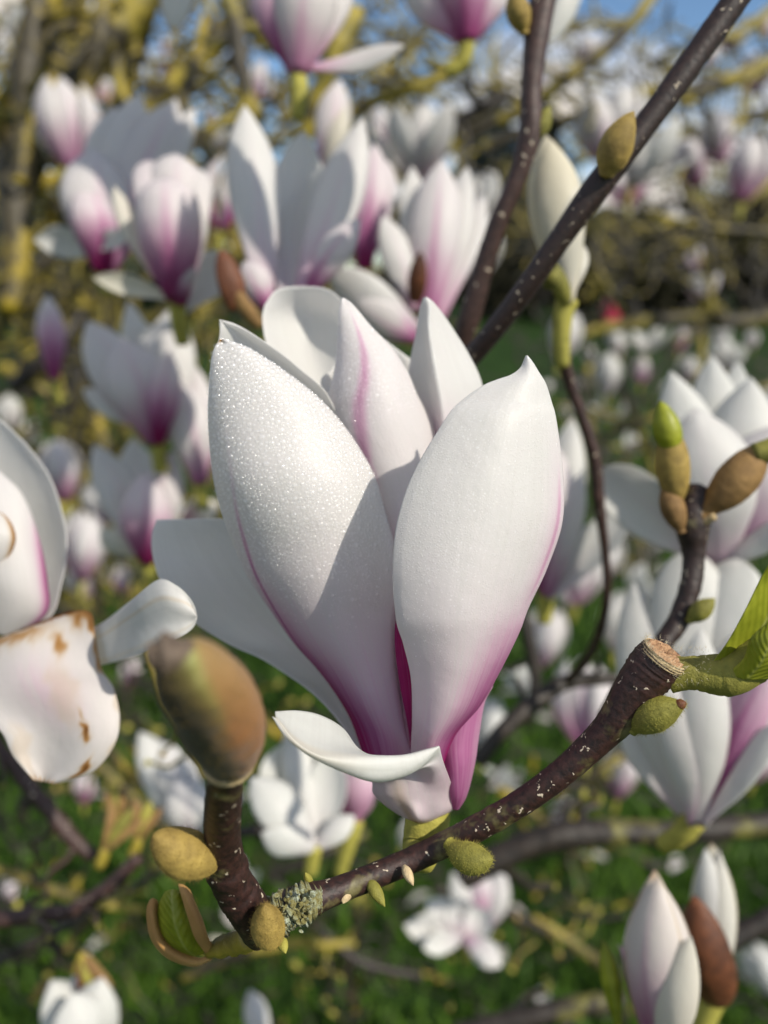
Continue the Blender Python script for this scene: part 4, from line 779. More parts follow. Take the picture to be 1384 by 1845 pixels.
S(470, 150, 80, 'bud', 10, 0, .4, 'slender pale bud under the pink flower of the top edge')
S(752, 256, 140, 'open', 0, 14, .3, 'white flower with short tepals behind the pink streaked one')
S(690, 236, 90, 'goblet', -20, 6, .4, 'pale flower half hidden behind the grey flower, sky behind it')
S(866, 360, 100, 'goblet', 20, 0, .15, 'pale flower right of the pink streaked one, behind the bare twig')
S(868, 450, 110, 'goblet', 12, 10, .15, 'whitish flower between the pink streaked one and the dark twig')
S(1058, 92, 56, 'open', 0, 0, .5, 'small pink flower alone against the blue sky')
S(990, 140, 70, 'bud', -10, 0, .4, 'slim pale bud just right of the upper bare twig')
S(1075, 236, 110, 'goblet', -15, 8, .35, 'leftmost flower of the group behind the diagonal twig')
S(1120, 215, 110, 'goblet', 10, 8, .3, 'topmost flower of the group behind the diagonal twig')
S(1165, 272, 120, 'open', 20, 14, .15, 'brightest white flower of the group behind the diagonal twig')
S(1128, 335, 80, 'blown', 0, -10, .9, 'pink faced flower lowest in the group behind the diagonal twig')
S(1240, 296, 94, 'goblet', -30, 10, .6, 'pink flower leaning left, between two groups at the upper right')
S(1296, 250, 96, 'goblet', -6, 10, .45, 'upper flower of the pair at the upper right edge')
S(1348, 306, 110, 'goblet', 8, 10, .55, 'lower, larger flower of the pair at the upper right edge')
S(1272, 100, 60, 'goblet', 40, 10, .4, 'pale flower right of the diagonal twig near the top')
S(1362, 130, 74, 'open', 0, 20, .6, 'pink flower at the right edge near the top')
S(1320, 75, 60, 'goblet', 60, 0, .3, 'pale flower pointing right, just under the top right corner')
S(1378, 45, 56, 'goblet', 0, 0, .3, 'flower half cut by the right edge close to the top corner')
S(1212, 398, 52, 'open', 0, 10, .35, 'upper of three little flowers strung down the right side')
S(1252, 462, 52, 'bud', 0, 0, .5, 'middle of three little flowers strung down the right side')
S(1264, 516, 64, 'open', 0, 0, .5, 'lower of three little flowers strung down the right side')
S(1018, 606, 96, 'goblet', 10, 10, .2, 'white flower behind the stalk of the long cream bud')
S(1094, 676, 80, 'goblet', 0, 10, .2, 'pale flower on the lawn background right of the main flower')
S(1156, 668, 54, 'bud', 5, 0, .55, 'small pink bud on the lawn background right of the main flower')
S(1112, 616, 54, 'goblet', -10, 10, .2, 'leftmost of a row of small flowers at the lawn edge')
S(1166, 604, 70, 'blown', 0, 20, .12, 'widest of a row of small flowers at the lawn edge')
S(1226, 612, 48, 'bud', 10, 0, .7, 'rightmost pink one of a row of small flowers at the lawn edge')
S(1354, 612, 36, 'goblet', 0, 0, .3, 'tiny flower at the right edge, over the lawn')
S(1306, 640, 70, 'open', 0, 0, .15, 'crown like white flower above the big cup shaped one')
S(1240, 668, 56, 'goblet', 0, 0, .3, 'pale flower peeping over the left shoulder of the big cup shaped one')
S(1384, 720, 60, 'goblet', 20, 0, .1, 'white flower at the right edge beside the big cup shaped one')
S(1104, 730, 66, 'blown', 0, 10, .12, 'loose white flower below the pale one on the lawn background')
S(1140, 800, 46, 'open', 0, 10, .2, 'small washed out flower left of the green tipped bud')
S(1050, 1036, 110, 'goblet', 10, 10, .45, 'pinkish flower behind the right side of the main flower')
S(1090, 1010, 90, 'goblet', 25, 10, .4, 'second pinkish flower behind the main flower, nearer the forked twig')
S(1165, 1050, 84, 'open', 10, 10, .12, 'white flower in the gap left of the forked bud twig')
S(1180, 985, 34, 'bud', 70, 0, .1, 'small white bud over the dark green gap left of the forked twig')
S(1015, 1065, 60, 'goblet', -15, 0, .2, 'small whitish flower tucked against the right side of the main flower')
S(985, 1150, 110, 'goblet', 14, 10, .45, 'white flower with a pink foot right of the main flower, lower down')
S(938, 1218, 64, 'blown', -50, 0, .1, 'pale flower lying sideways close to the main flower')
S(880, 1310, 100, 'goblet', 10, 0, .1, 'white flower just right of the purple pink outer tepal')
S(1050, 1270, 150, 'goblet', 0, -8, .55, 'greyish shaded flower behind the thick right half of the twig')
S(1110, 860, 40, 'bud', 0, 0, .2, 'faint pale bud near the shaded wide tepal on the right')
S(108, 850, 108, 'goblet', -4, 16, .55, 'pink and white flower with a rounded cup, left of the lilac white one')
S(18, 742, 70, 'goblet', -20, 0, .1, 'cream flower at the left edge above the big open one')
S(50, 776, 56, 'blown', 20, 0, .1, 'cream tepals beside the cream flower of the left edge')
S(152, 985, 120, 'goblet', 5, 4, .55, 'lilac flower in shade right of the big open one at the left edge')
S(150, 1040, 80, 'open', -10, 0, .3, 'grey lilac flower below the shaded lilac one')
S(206, 972, 64, 'blown', 60, 0, .2, 'cream flower lying sideways left of the pink foot')
S(220, 1046, 62, 'bud', 0, 10, .95, 'rosy bud between the lilac flower and the cream tepal')
S(232, 1212, 56, 'bud', 0, 0, .95, 'rosy bud under the cream tepal')
S(152, 1416, 70, 'bud', 0, 0, .75, 'purple bud below the stained drooping tepal')
S(20, 1606, 58, 'goblet', 0, 0, .8, 'little purple pink flower low at the left edge')
S(582, 1576, 50, 'goblet', 0, 0, .85, 'little purple flower behind the lichen covered fork')
S(1378, 1750, 100, 'goblet', -30, 0, .05, 'white flower cut by the right edge near the bottom')
S(1376, 1815, 60, 'goblet', 0, 0, .03, 'white flower below the cut one in the bottom right corner')
S(735, 1500, 60, 'bud', 20, 0, .2, 'pale bud behind the green flower stalk of the main flower')
S(1010, 1460, 60, 'bud', 10, 0, .3, 'faint white bud below the middle of the long twig')
S(545, 1500, 50, 'blown', 60, 0, .3, 'lilac tepals lying under the cupped grey flower')
S(1370, 1370, 90, 'goblet', 20, 0, .5, 'pink flower at the right edge behind the magenta streaks')
S(182, 905, 92, 'goblet', -8, 10, .3, 'pale flower between the rounded pink cup and the lilac white flower')
S(340, 945, 84, 'goblet', 16, 10, .4, 'pale pink flower close to the left rim of the main flower')
S(46, 690, 50, 'open', 0, 10, .2, 'faint whitish flower under the mossy branches of the far left')
S(1205, 1112, 120, 'goblet', -8, 8, .12, 'broad pale flower between forked bud twig and grey branch')
S(1115, 1120, 104, 'goblet', 6, 8, .15, 'soft white flower left of the stem of the forked bud twig')
S(425, 1588, 70, 'open', 10, 10, .15, 'whitish flower right behind the shoot of the big brown bud')
S(1120, 1390, 100, 'goblet', 10, 4, .5, 'shaded lilac flower under the thick end of the sharp twig')
S(915, 1400, 60, 'blown', 20, 0, .1, 'pale loose flower over the middle of the sharp twig')
k = 0
for x, y in [(30, 120), (130, 95), (168, 60), (250, 205), (318, 196), (420, 118), (460, 36), (640, 150), (700, 130), (740, 150), (30, 330), (60, 470), (28, 450), (378, 205), (140, 20), (90, 150), (236, 240), (28, 560), (500, 245), (15, 10)]:
    S(x, y, rng.uniform(24, 40), ['open', 'bud', 'goblet'][k % 3], rng.uniform(-30, 30), 10, .3, 'tiny out of focus blossom speck among the mossy branches of the upper left', group='blossom specks in the mossy branches'); k += 1
for x, y in [(985, 700), (1040, 690), (1200, 700), (1070, 770), (1130, 960), (1340, 690), (1250, 590), (1300, 600), (1020, 740), (1060, 640)]:
    S(x, y, rng.uniform(24, 36), ['open', 'bud', 'goblet'][k % 3], rng.uniform(-30, 30), 10, .25, 'tiny out of focus blossom speck over the lawn on the right', group='blossom specks over the lawn'); k += 1

# ================================================================== BRANCHES
def branch(label, pts, material, twigs=0, group='branches of the magnolia tree', tl=120, seg=12, lump=.07, name='branch', spread=70, buds=0, tmat=None):
    pts = [tuple(p) for p in pts]; O = P(*pts[0][:3]); t = thing(name, label, 'branch', O, group)
    tube('limb', pts, material, t, O, seg, None, lump)
    A = np.array(pts, float); C = cr(A, 40)
    for q in range(twigs):
        i = int(rng.integers(3, 37)); x, y, d, r = C[i]; dx, dy = C[min(i + 1, 39)][:2] - C[i][:2]; an = math.atan2(dy, dx) + R(spread) * rng.choice([-1, 1]) * rng.uniform(.5, 1.2)
        ln = tl * rng.uniform(.5, 1.3); r0 = max(r * .45, .7 * .0016 * FPX / d); pp = [(x, y, d, r0)]; dd = rng.uniform(-.12, .12) * d
        for s in (.35, .7, 1.):
            an2 = an + R(rng.uniform(-28, 28)) * s - .25 * s * math.cos(an); pp.append((x + math.cos(an2) * ln * s, y + math.sin(an2) * ln * s, d + dd * s, r0 * (1 - .45 * s)))
        tube('twig', pp, tmat or material, t, O, 8, 14, lump * 1.3)
        if rng.uniform() < buds:
            e = pp[-1]; ovoid('bud', (e[0], e[1], e[2]), (e[0] + math.cos(an) * 16, e[1] + math.sin(an) * 16 - 6, e[2]), 13, rng.choice([M_BUD, M_PEDI, M_BUDG]), t, O, seg=8, n=6)
    return t
dg = branch('thick dark twig running diagonally to the top right corner, with one olive bud', [(1345, -30, .168, 24), (1290, 50, .170, 24), (1215, 155, .172, 23), (1140, 255, .174, 22.5), (1080, 332, .176, 25), (1010, 430, .180, 21), (940, 530, .186, 20), (870, 620, .194, 19), (800, 700, .203, 18), (760, 790, .212, 17)], M_DTWIG, group='dark twigs around the main flower', seg=20, lump=.025)
b_ = ovoid('bud', (1092, 318, .172), (1142, 200, .166), 62, M_BUD, dg, tuple(dg.location), fat=.42, point=.3, bend=-.04); b_['label'] = 'olive bud lying along the twig'
ovoid('bud', (985, 520, .190), (1005, 478, .188), 34, M_BUDG, dg, tuple(dg.location))
b1_ = branch('purple brown twig curving down from the top edge, beside the white lone tepal', [(985, -30, .215, 24), (968, 60, .216, 23), (957, 160, .218, 19), (955, 240, .22, 21), (932, 320, .223, 17), (900, 395, .227, 17), (872, 480, .232, 18), (845, 575, .238, 20), (815, 660, .246, 17), (790, 740, .252, 15)], M_BRANCH, group='dark twigs around the main flower', seg=18, lump=.03)
ovoid('bud', (945, 62, .214), (922, -20, .210), 44, M_BUD, b1_, tuple(b1_.location), fat=.5); ovoid('bud', (968, 250, .22), (990, 190, .219), 30, M_BUDG, b1_, tuple(b1_.location))
fk = branch('forked twig on the right ending in two big olive buds, one with a green tip', [(1190, 1165, .188, 17), (1222, 1118, .190, 19), (1243, 1060, .191, 19), (1250, 1000, .192, 20), (1248, 940, .192, 30), (1256, 890, .192, 26), (1260, 876, .192, 18)], M_DTWIG, group='dark twigs around the main flower', seg=18, lump=.05)
fo = tuple(fk.location)
b_ = ovoid('bud', (1218, 915, .191), (1206, 762, .187), 60, M_BUD, fk, fo, fat=.5, point=.0); b_['label'] = 'upright olive bud with a bright green tip'
ovoid('bud_tip', (1212, 818, .1875), (1190, 722, .186), 50, M_LEAF, b_, fo, fat=.42, point=.2); b_.data.name = 'bud'
b_ = ovoid('bud', (1262, 930, .190), (1378, 800, .184), 74, M_BUDB, fk, fo, fat=.55, point=.0, bend=.03); b_['label'] = 'brown bud slanting to the right'
tube('bud_tip', [(1358, 818, .1835, 19), (1385, 812, .183, 22), (1420, 800, .182, 20)], M_BUDG, b_, fo, 14, 12, .03)
ovoid('bud', (1228, 960, .190), (1196, 868, .190), 44, M_BUDB, fk, fo, fat=.5); ovoid('bud', (1240, 1120, .187), (1288, 1078, .184), 36, M_BUDG, fk, fo, fat=.5)
tube('fork_scar', [(1268, 940, .189, 8), (1288, 930, .187, 7)], M_TAN, fk, fo, 10, 6, .05); tube('shoot', [(1190, 1165, .188, 17), (1160, 1200, .190, 15), (1120, 1235, .195, 14), (1090, 1290, .205, 13)], M_TWIG, fk, fo, 12, 14, .04)
branch('reddish stalk climbing to the long cream bud', [(1014, 640, .240, 13), (1030, 700, .244, 10), (1052, 760, .248, 10), (1072, 830, .252, 11), (1078, 900, .256, 11), (1090, 990, .264, 8), (1092, 1080, .275, 8), (1068, 1170, .295, 9), (1024, 1226, .33, 9)], M_BRANCH, 0, lump=.05, buds=0)
branch('thick grey branch crossing behind the right half of the sharp twig', [(860, 1372, .33, 15), (905, 1318, .33, 15), (960, 1268, .335, 17), (1020, 1230, .34, 14), (1110, 1222, .345, 11), (1180, 1225, .35, 10)], M_DARK, 2, tl=90)
branch('dark thick limb lying level under the lower right flower', [(830, 1580, .40, 22), (900, 1545, .40, 24), (990, 1510, .40, 25), (1090, 1500, .40, 24), (1200, 1500, .40, 22), (1300, 1492, .40, 22), (1420, 1480, .40, 22)], M_DARK, 3, tl=110, buds=1)
branch('dark branch slanting up to the right edge near the brown husk', [(1180, 1790, .36, 17), (1240, 1735, .36, 17), (1320, 1690, .36, 20), (1420, 1640, .36, 20)], M_DARK, 1)
branch('shaded branch along the bottom edge near the white closed bud', [(820, 1860, .50, 15), (920, 1840, .50, 18), (1030, 1815, .50, 18), (1120, 1800, .50, 16)], M_DARK, 2, buds=1)
branch('dark red branch coming in low from the left edge', [(-40, 1662, .30, 14), (50, 1650, .30, 15), (130, 1640, .30, 13), (200, 1595, .30, 14), (250, 1545, .30, 11)], M_BRANCH, 3, tl=80, buds=1)
branch('brown twig sloping down under the stained tepal', [(-10, 1330, .34, 9), (40, 1400, .34, 13), (90, 1460, .34, 14), (130, 1510, .34, 15), (170, 1545, .34, 12)], M_BRANCH, 3, tl=80, buds=1)
branch('thin dark stem hanging behind the big brown bud', [(270, 1170, .30, 8), (300, 1260, .30, 9), (340, 1330, .31, 8), (370, 1400, .32, 8)], M_MOSSY, 2, tl=70, buds=1)
branch('dark stem behind the lower right of the main flower', [(940, 1090, .42, 10), (955, 1160, .42, 12), (965, 1230, .42, 11), (950, 1300, .42, 9)], M_DARK, 1)
branch('bent dark stem behind the cupped grey flower', [(430, 1500, .36, 10), (510, 1490, .36, 12), (580, 1460, .36, 11), (640, 1420, .36, 8)], M_DARK, 2, tl=80)
for i, (x, y, d, an, ln, lab) in enumerate([(190, 1500, .33, -60, 90, 'tan opening bud pair above the curled green leaf'), (250, 1480, .34, -75, 70, 'yellow bud beside the tan opening pair'), (215, 1440, .36, -100, 50, 'green and orange bud on the low left twigs'), (150, 1690, .36, 70, 80, 'brown drooping bud under the dark red branch')]):
    t = thing('leaf_bud', lab, 'leaf bud', P(x, y, d)); o = t.location
    for s, m_ in ((-22, M_BUDB), (4, M_PEDI if i % 2 else M_BUDG), (24, M_BUDB if i != 3 else M_HUSK)):
        a2 = R(an + s); ptep(t, o, (x, y + 30, d), (x + math.cos(a2) * ln, y + 30 + math.sin(a2) * ln, d), 27, s * 1.5, .08, .7, 0, name='scale', material=m_, prof='scale')
    tube('stalk', [(x - 12, y + 62, d, 9), (x - 4, y + 44, d, 10), (x, y + 28, d, 9)], M_MOSSY, t, o, 10, 8, .08)

# mossy limbs and twigs, upper left
UL = 'mossy branches of the upper left'
branch('thick mossy stem rising near the left edge to the top', [(20, 560, .95, 26), (30, 430, .95, 30), (24, 300, .95, 30), (40, 200, .95, 30), (52, 90, .95, 28), (95, -40, .95, 24)], M_GOLD, 6, UL, 170)
branch('golden lichen crusted stem in the top left', [(36, 330, .80, 14), (44, 230, .80, 15), (46, 150, .80, 26), (56, 80, .80, 24), (72, -30, .80, 14)], M_GOLD, 3, UL, 110)
branch('heavy mossy limb slanting from the top edge down to the left', [(285, -40, .9, 30), (215, 50, .9, 32), (160, 120, .9, 30), (110, 200, .92, 28), (60, 300, .95, 24), (20, 400, .97, 20)], M_MOSSY, 7, UL, 150)
branch('yellow lichen branch beside the heavy slanting limb', [(190, -30, .85, 12), (182, 40, .85, 17), (176, 90, .85, 16), (140, 190, .86, 12), (90, 300, .88, 10)], M_GOLD, 4, UL, 120)
branch('dark branch arching right behind the pink flower of the top edge', [(400, -30, .75, 16), (425, 50, .75, 17), (432, 110, .75, 16), (448, 170, .75, 14), (468, 240, .76, 11), (490, 330, .78, 9)], M_MOSSY, 5, UL, 130)
branch('mossy branch leaning left behind the slim pink bud', [(640, 20, .70, 18), (606, 90, .70, 19), (580, 160, .71, 17), (552, 230, .72, 14), (530, 320, .74, 12)], M_MOSSY, 4, UL, 120)
branch('mossy branch crossing level above the lilac grey flower', [(150, 240, 1.0, 12), (250, 205, 1.0, 16), (330, 130, 1.0, 18), (400, 70, 1.0, 18), (470, -20, 1.0, 16)], M_MOSSY, 6, UL, 140)
branch('golden twig behind the deep pink squeezed bud', [(400, 330, .8, 8), (370, 270, .8, 10), (330, 200, .8, 10), (350, 120, .82, 9), (370, 30, .84, 8)], M_GOLD, 4, UL, 120)
for i, (a, b_, m_, lab) in enumerate([((-20, 620), (160, 420), M_MOSSY, 'low mossy branch at the left edge beneath the goblet flower'), ((-20, 480), (110, 600), M_GOLD, 'yellowish branch dipping from the left edge to the shaded purple bud'), ((20, 700), (150, 560), M_DARK, 'dark stem behind the shaded purple bud'),
                                      ((-30, 360), (180, 330), M_GOLD, 'golden twig level with the goblet flower at the far left'), ((200, 470), (60, 330), M_MOSSY, 'mossy twig left of the lilac grey flower'), ((110, 770), (160, 620), M_DARK, 'dark branch left of the magenta based flower'), ((0, 660), (130, 740), M_MOSSY, 'mossy branch above the cream flower of the left edge')]):
    md = ((a[0] + b_[0]) / 2 + rng.uniform(-25, 25), (a[1] + b_[1]) / 2 + rng.uniform(-25, 25)); d = 1.0 + .12 * i
    branch(lab, [(*a, d, 15), (*md, d, 15), (*b_, d * 1.02, 10)], m_, 7, UL, 120)
# branches against the sky, upper right
UR = 'branches against the sky at the upper right'
branch('dark branch reaching down left from the top across blue sky', [(1190, -30, .95, 10), (1140, 40, .95, 12), (1085, 95, .95, 13), (1020, 140, .95, 12), (960, 190, .96, 12), (880, 225, .97, 13), (800, 270, .98, 12)], M_MOSSY, 9, UR, 120)
branch('mossy branch running nearly level across the right sky', [(1420, 95, 1.05, 14), (1330, 140, 1.05, 15), (1240, 165, 1.05, 14), (1160, 170, 1.05, 13), (1060, 205, 1.06, 12), (960, 235, 1.07, 11), (860, 270, 1.08, 10)], M_MOSSY, 10, UR, 120)
branch('mossy branch left of the upper twig at the height of the pale stalk', [(830, 110, .70, 15), (780, 145, .70, 14), (720, 165, .70, 13), (660, 190, .71, 11), (600, 250, .72, 10)], M_MOSSY, 6, UR, 100)
branch('thin dark branch below the level mossy one at the far right', [(1420, 200, 1.3, 12), (1330, 215, 1.3, 11), (1240, 240, 1.3, 10), (1150, 250, 1.3, 9), (1040, 290, 1.3, 8)], M_MOSSY, 8, UR, 110)
branch('dark branch ending behind the white short tepalled flower', [(920, 170, .9, 10), (860, 200, .9, 11), (810, 230, .9, 11), (770, 280, .9, 9)], M_DARK, 5, UR, 100)
branch('slender branch in the top right corner', [(1400, 10, 1.2, 9), (1330, 60, 1.2, 9), (1250, 80, 1.2, 8), (1180, 110, 1.2, 6)], M_MOSSY, 6, UR, 100)
branch('long shaded branch level along the far lawn edge on the right', [(1420, 560, 1.5, 13), (1330, 580, 1.5, 14), (1230, 575, 1.5, 13), (1130, 585, 1.5, 12), (1040, 600, 1.5, 10)], M_MOSSY, 6, UR, 110)
for i, (a, b_, lab) in enumerate([((1400, 420), (1150, 380), 'olive twig across the hedge under the upper right pair'), ((1230, 330), (1280, 560), 'thin stem that carries the three little flowers'), ((1400, 320), (1200, 480), 'olive twig crossing the hedge down to the left'), ((1080, 380), (1120, 560), 'thin stem behind the group at the diagonal twig'), ((1400, 690), (1050, 800), 'shaded low branch over the lawn on the right'),
                                  ((1100, 640), (1180, 860), 'thin stem under the row of small flowers'), ((1160, 1130), (1130, 900), 'thin stem over the dark green gap'), ((1060, 660), (1140, 1040), 'slender dark stem beside the reddish stalk')]):
    md = ((a[0] + b_[0]) / 2 + rng.uniform(-30, 30), (a[1] + b_[1]) / 2 + rng.uniform(-25, 25)); d = 1.3 + .1 * i
    branch(lab, [(*a, d, 7), (*md, d, 8), (*b_, d * 1.02, 6)], M_MOSSY, 6, UR, 90)
# low twigs over the grass
LO = 'low twigs over the grass'
for i, (a, b_, m_, lab) in enumerate([((-20, 1560), (260, 1640), M_MOSSY, 'mossy twig over grass left of the curled leaf'), ((-20, 1740), (240, 1600), M_DARK, 'dark twig rising from the bottom left'), ((60, 1800), (300, 1560), M_MOSSY, 'mossy twig above the ragged white flower'), ((330, 1760), (640, 1700), M_MOSSY, 'mossy twig over grass below the fork'),
                                      ((560, 1660), (760, 1760), M_DARK, 'dark twig under the lichen fork'), ((640, 1820), (660, 1640), M_GOLD, 'yellow lichened upright twig at the bottom middle'), ((780, 1600), (1000, 1690), M_DARK, 'dark twig that carries the flat splayed flower'), ((960, 1650), (1120, 1760), M_MOSSY, 'mossy twig left of the white closed bud'),
                                      ((480, 1580), (660, 1500), M_DARK, 'dark stem beneath the cupped grey flower'), ((130, 1330), (330, 1520), M_MOSSY, 'mossy twig between stained tepal and brown bud'), ((150, 1250), (260, 1420), M_GOLD, 'golden lichen twig below the cream tepal'), ((420, 1230), (520, 1330), M_GOLD, 'lichened twig right of the big brown bud'),
                                      ((140, 1130), (200, 1330), M_MOSSY, 'mossy stem between the left edge flower and the bud'), ((1000, 1430), (1160, 1340), M_MOSSY, 'mossy twig under the thick end of the sharp twig'), ((900, 1420), (1060, 1560), M_GOLD, 'lichened twig below the middle of the sharp twig'), ((40, 1480), (120, 1330), M_DARK, 'dark stem at the left under the stained tepal'),
                                      ((100, 900), (180, 1120), M_MOSSY, 'mossy stem behind the shaded lilac flower'), ((200, 860), (150, 700), M_GOLD, 'golden stem left of the lilac white flower')]):
    md = ((a[0] + b_[0]) / 2 + rng.uniform(-30, 30), (a[1] + b_[1]) / 2 + rng.uniform(-25, 25)); d = .55 + .035 * i
    branch(lab, [(*a, d, 8), (*md, d, 10), (*b_, d * 1.02, 7)], m_, 6, LO, 85, buds=.7)
# the countless fine twigs of the crown: one mass
def twig_mass(name, n, xr, yr, dr, material, ln=(60, 150), rp_=(1.6, 3.6)):
    V, F = [], []; base = 0; ang = np.linspace(0, 2 * np.pi, 5, endpoint=False)
    for _ in range(n):
        x, y, d = rng.uniform(*xr), rng.uniform(*yr), rng.uniform(*dr); an = rng.uniform(0, 6.28); l_ = rng.uniform(*ln); r = rng.uniform(*rp_) ; pts = []
        for s in np.linspace(0, 1, 6):
            pts.append((x + math.cos(an) * l_ * s, y + math.sin(an) * l_ * s, d)); an += rng.normal(0, .25)
        pts = np.array(pts); X = P(pts[:, 0], pts[:, 1], pts[:, 2]); T = unit(np.gradient(X, axis=0)); a = unit(np.cross(T, CZ)); b = np.cross(T, a)
        rr = (r * d / FPX * np.linspace(1, .5, 6) * (1 + rng.normal(0, .15, 6)))[:, None, None]
        V.append((X[:, None] + rr * (np.cos(ang)[None, :, None] * a[:, None] + np.sin(ang)[None, :, None] * b[:, None])).reshape(-1, 3))
        i = np.arange(30).reshape(6, 5) + base; j = np.roll(i, -1, 1); F.append(np.stack([i[:-1], j[:-1], j[1:], i[1:]], -1).reshape(-1, 4)); base += 30
    o = link(name, np.concatenate(V), np.concatenate(F), material, None, P(xr[0], yr[0], dr[0])); o['kind'] = 'stuff'; return o
twig_mass('twigs', 420, (-40, 760), (-40, 620), (1.3, 3.2), M_MOSSY, (50, 160), (3, 7))
twig_mass('twigs', 240, (-40, 760), (-40, 560), (1.2, 3.0), M_GOLD, (30, 110), (3, 9))
twig_mass('twigs', 240, (640, 1420), (40, 420), (1.5, 3.4), M_MOSSY, (50, 150), (2, 4.5))
twig_mass('twigs', 210, (940, 1420), (480, 1100), (1.6, 3.2), M_DARK, (50, 140), (2, 4.5))
twig_mass('twigs', 180, (-40, 420), (700, 1320), (1.0, 2.4), M_DARK, (50, 140), (2.5, 5))
twig_mass('twigs', 170, (-40, 420), (560, 1100), (1.0, 2.4), M_MOSSY, (50, 140), (2.5, 6))
twig_mass('twigs', 240, (-40, 1400), (1220, 1845), (.8, 1.6), M_DARK, (50, 130), (2, 5))
twig_mass('twigs', 40, (-40, 1200), (1300, 1845), (.8, 1.5), M_GOLD, (20, 60), (2, 6))

# ================================================================== GROUND AND FAR BACKGROUND
g = link('lawn', [(-400, -60, 0), (400, -60, 0), (400, 600, 0), (-400, 600, 0)], [(0, 1, 2, 3)], M_LAWN, None, None, False); g['kind'] = 'structure'
nb = 42000
gy = .45 + 11 * rng.uniform(0, 1, nb) ** 2.0; gx = rng.uniform(-1, 1, nb) * (.6 + gy * .62); gh = rng.uniform(.03, .085, nb) * (1 + gy * .03); gw = rng.uniform(.003, .006, nb) * (1 + gy * .12); ga = rng.uniform(0, 6.28, nb)
dx, dy = np.cos(ga) * gw, np.sin(ga) * gw; lx, ly = rng.normal(0, .4, nb) * gh, rng.normal(0, .4, nb) * gh; z0 = np.zeros(nb)
V = np.stack([np.stack([gx - dx, gy - dy, z0], 1), np.stack([gx + dx, gy + dy, z0], 1), np.stack([gx + lx * .45 + dx * .7, gy + ly * .45 + dy * .7, gh * .6], 1), np.stack([gx + lx * .45 - dx * .7, gy + ly * .45 - dy * .7, gh * .6], 1), np.stack([gx + lx, gy + ly, gh], 1)], 1).reshape(-1, 3)
i5 = (np.arange(nb) * 5)[:, None]; F = np.concatenate([i5 + np.array([[0, 1, 2, 3]])]).tolist() + (i5 + np.array([[3, 2, 4]])).tolist()
tag(link('grass', V, np.array(F, dtype=object), M_GRASS, None, None, False), None, None, kind='stuff')
# fallen petals
fp = None
for q in range(34):
    y = rng.uniform(1.3, 4.5); x = rng.uniform(-.55, .55) * y; gl = (x, y, rng.uniform(.03, .06))
    if fp is None:
        nv, nu = 9, 7; G = tepal_points(np.array([0, -.03, 0]), np.array([0, 1., 0]), np.array([1., 0, 0]), np.array([0, 0, 1.]), .07, .032, .12, -.5, 0, 'ob', nu, nv)
        keep = CAMP; CAMP = np.array([0, 0, 9.]); fp, _, _ = shell('fallen_petal', G, np.full((nv, nu), .1), np.zeros((nv, nu)), .0008, M_PETAL, None, None, True); CAMP = keep; e = fp
    else: e = fp.copy(); COL.objects.link(e)
    e.location = gl; e.rotation_euler = (rng.uniform(-.4, .4), rng.uniform(-.4, .4), rng.uniform(0, 6.28)); e.color = (rng.uniform(.5, 2), rng.uniform(0, .6), 0, 1)
    tag(e, 'white fallen petal lying in the grass under the tree', 'petal', 'fallen petals in the grass')
# trunk of the magnolia behind the flowers on the left
mt = thing('magnolia_tree', 'mossy magnolia trunk with limbs far back on the left, behind the flowers', 'tree', (-1.55, 3.6, 0))
tube('trunk', [(-1.55, 3.6, -.05, .13), (-1.52, 3.6, .5, .11), (-1.42, 3.55, 1.0, .10), (-1.35, 3.5, 1.5, .09), (-1.30, 3.5, 2.2, .075), (-1.2, 3.4, 3.2, .055)], M_MOSSY, mt, mt.location, 16, 40, .05, False)
for pp in ([(-1.4, 3.55, 1.05, .06), (-.9, 3.3, 1.45, .05), (-.3, 3.0, 1.8, .035), (.3, 2.7, 2.1, .02)], [(-1.35, 3.5, 1.5, .05), (-1.0, 3.0, 2.0, .04), (-.6, 2.5, 2.5, .03)], [(-1.36, 3.5, 1.4, .05), (-1.8, 3.1, 1.9, .04), (-2.0, 2.7, 2.5, .025)], [(-1.32, 3.5, 1.9, .045), (-.9, 3.6, 2.4, .035), (-.2, 3.5, 2.9, .02)]):
    tube('limb', pp, M_MOSSY, mt, mt.location, 12, 24, .06, False)
# trees and shrubs beyond the lawn
def crown(name, c, rad, n, size, material, parent, origin, taper=0., clump=14):
    cc = rng.normal(0, 1, (clump, 3)); cc = unit(cc) * rng.uniform(.25, .85, (clump, 1)) ** .6; k = rng.integers(0, clump, n)
    q = cc[k] + rng.normal(0, .19, (n, 3)); hz = np.clip((q[:, 2] + 1) / 2, 0, 1); q[:, :2] *= (1 - taper * hz)[:, None]
    q = np.asarray(c) + q * np.asarray(rad); nn = unit(rng.normal(0, 1, (n, 3))); a = unit(np.cross(nn, [.3, .5, .8])) ; b = np.cross(nn, a); s = (size * rng.uniform(.5, 1.4, n))[:, None]
    V = np.stack([q - a * s, q - b * s * .5, q + a * s, q + b * s * .5], 1).reshape(-1, 3); F = np.arange(4 * n).reshape(n, 4)
    return link(name, V, F, material, parent, origin, False)
def tree(label, x, y, h, wd, material, cat='tree', name='tree', taper=0., n=2600, size=.22, low=.2, group='trees and shrubs beyond the lawn'):
    t = thing(name, label, cat, (x, y, 0), group)
    tube('trunk', [(x, y, -.1, wd * .07), (x + .1, y, h * .3, wd * .055), (x, y, h * .8, wd * .02)], M_DARK, t, t.location, 10, 10, .05, False)
    crown('crown', (x, y, h * (low + (1 - low) / 2)), (wd / 2, wd / 2, h * (1 - low) / 2), n, size, material, t, t.location, taper); return t
def at(px, y):  # ground x for a photo column at distance y
    return (px - 692) / FPX * y / math.cos(R(PITCH)) * 1.0
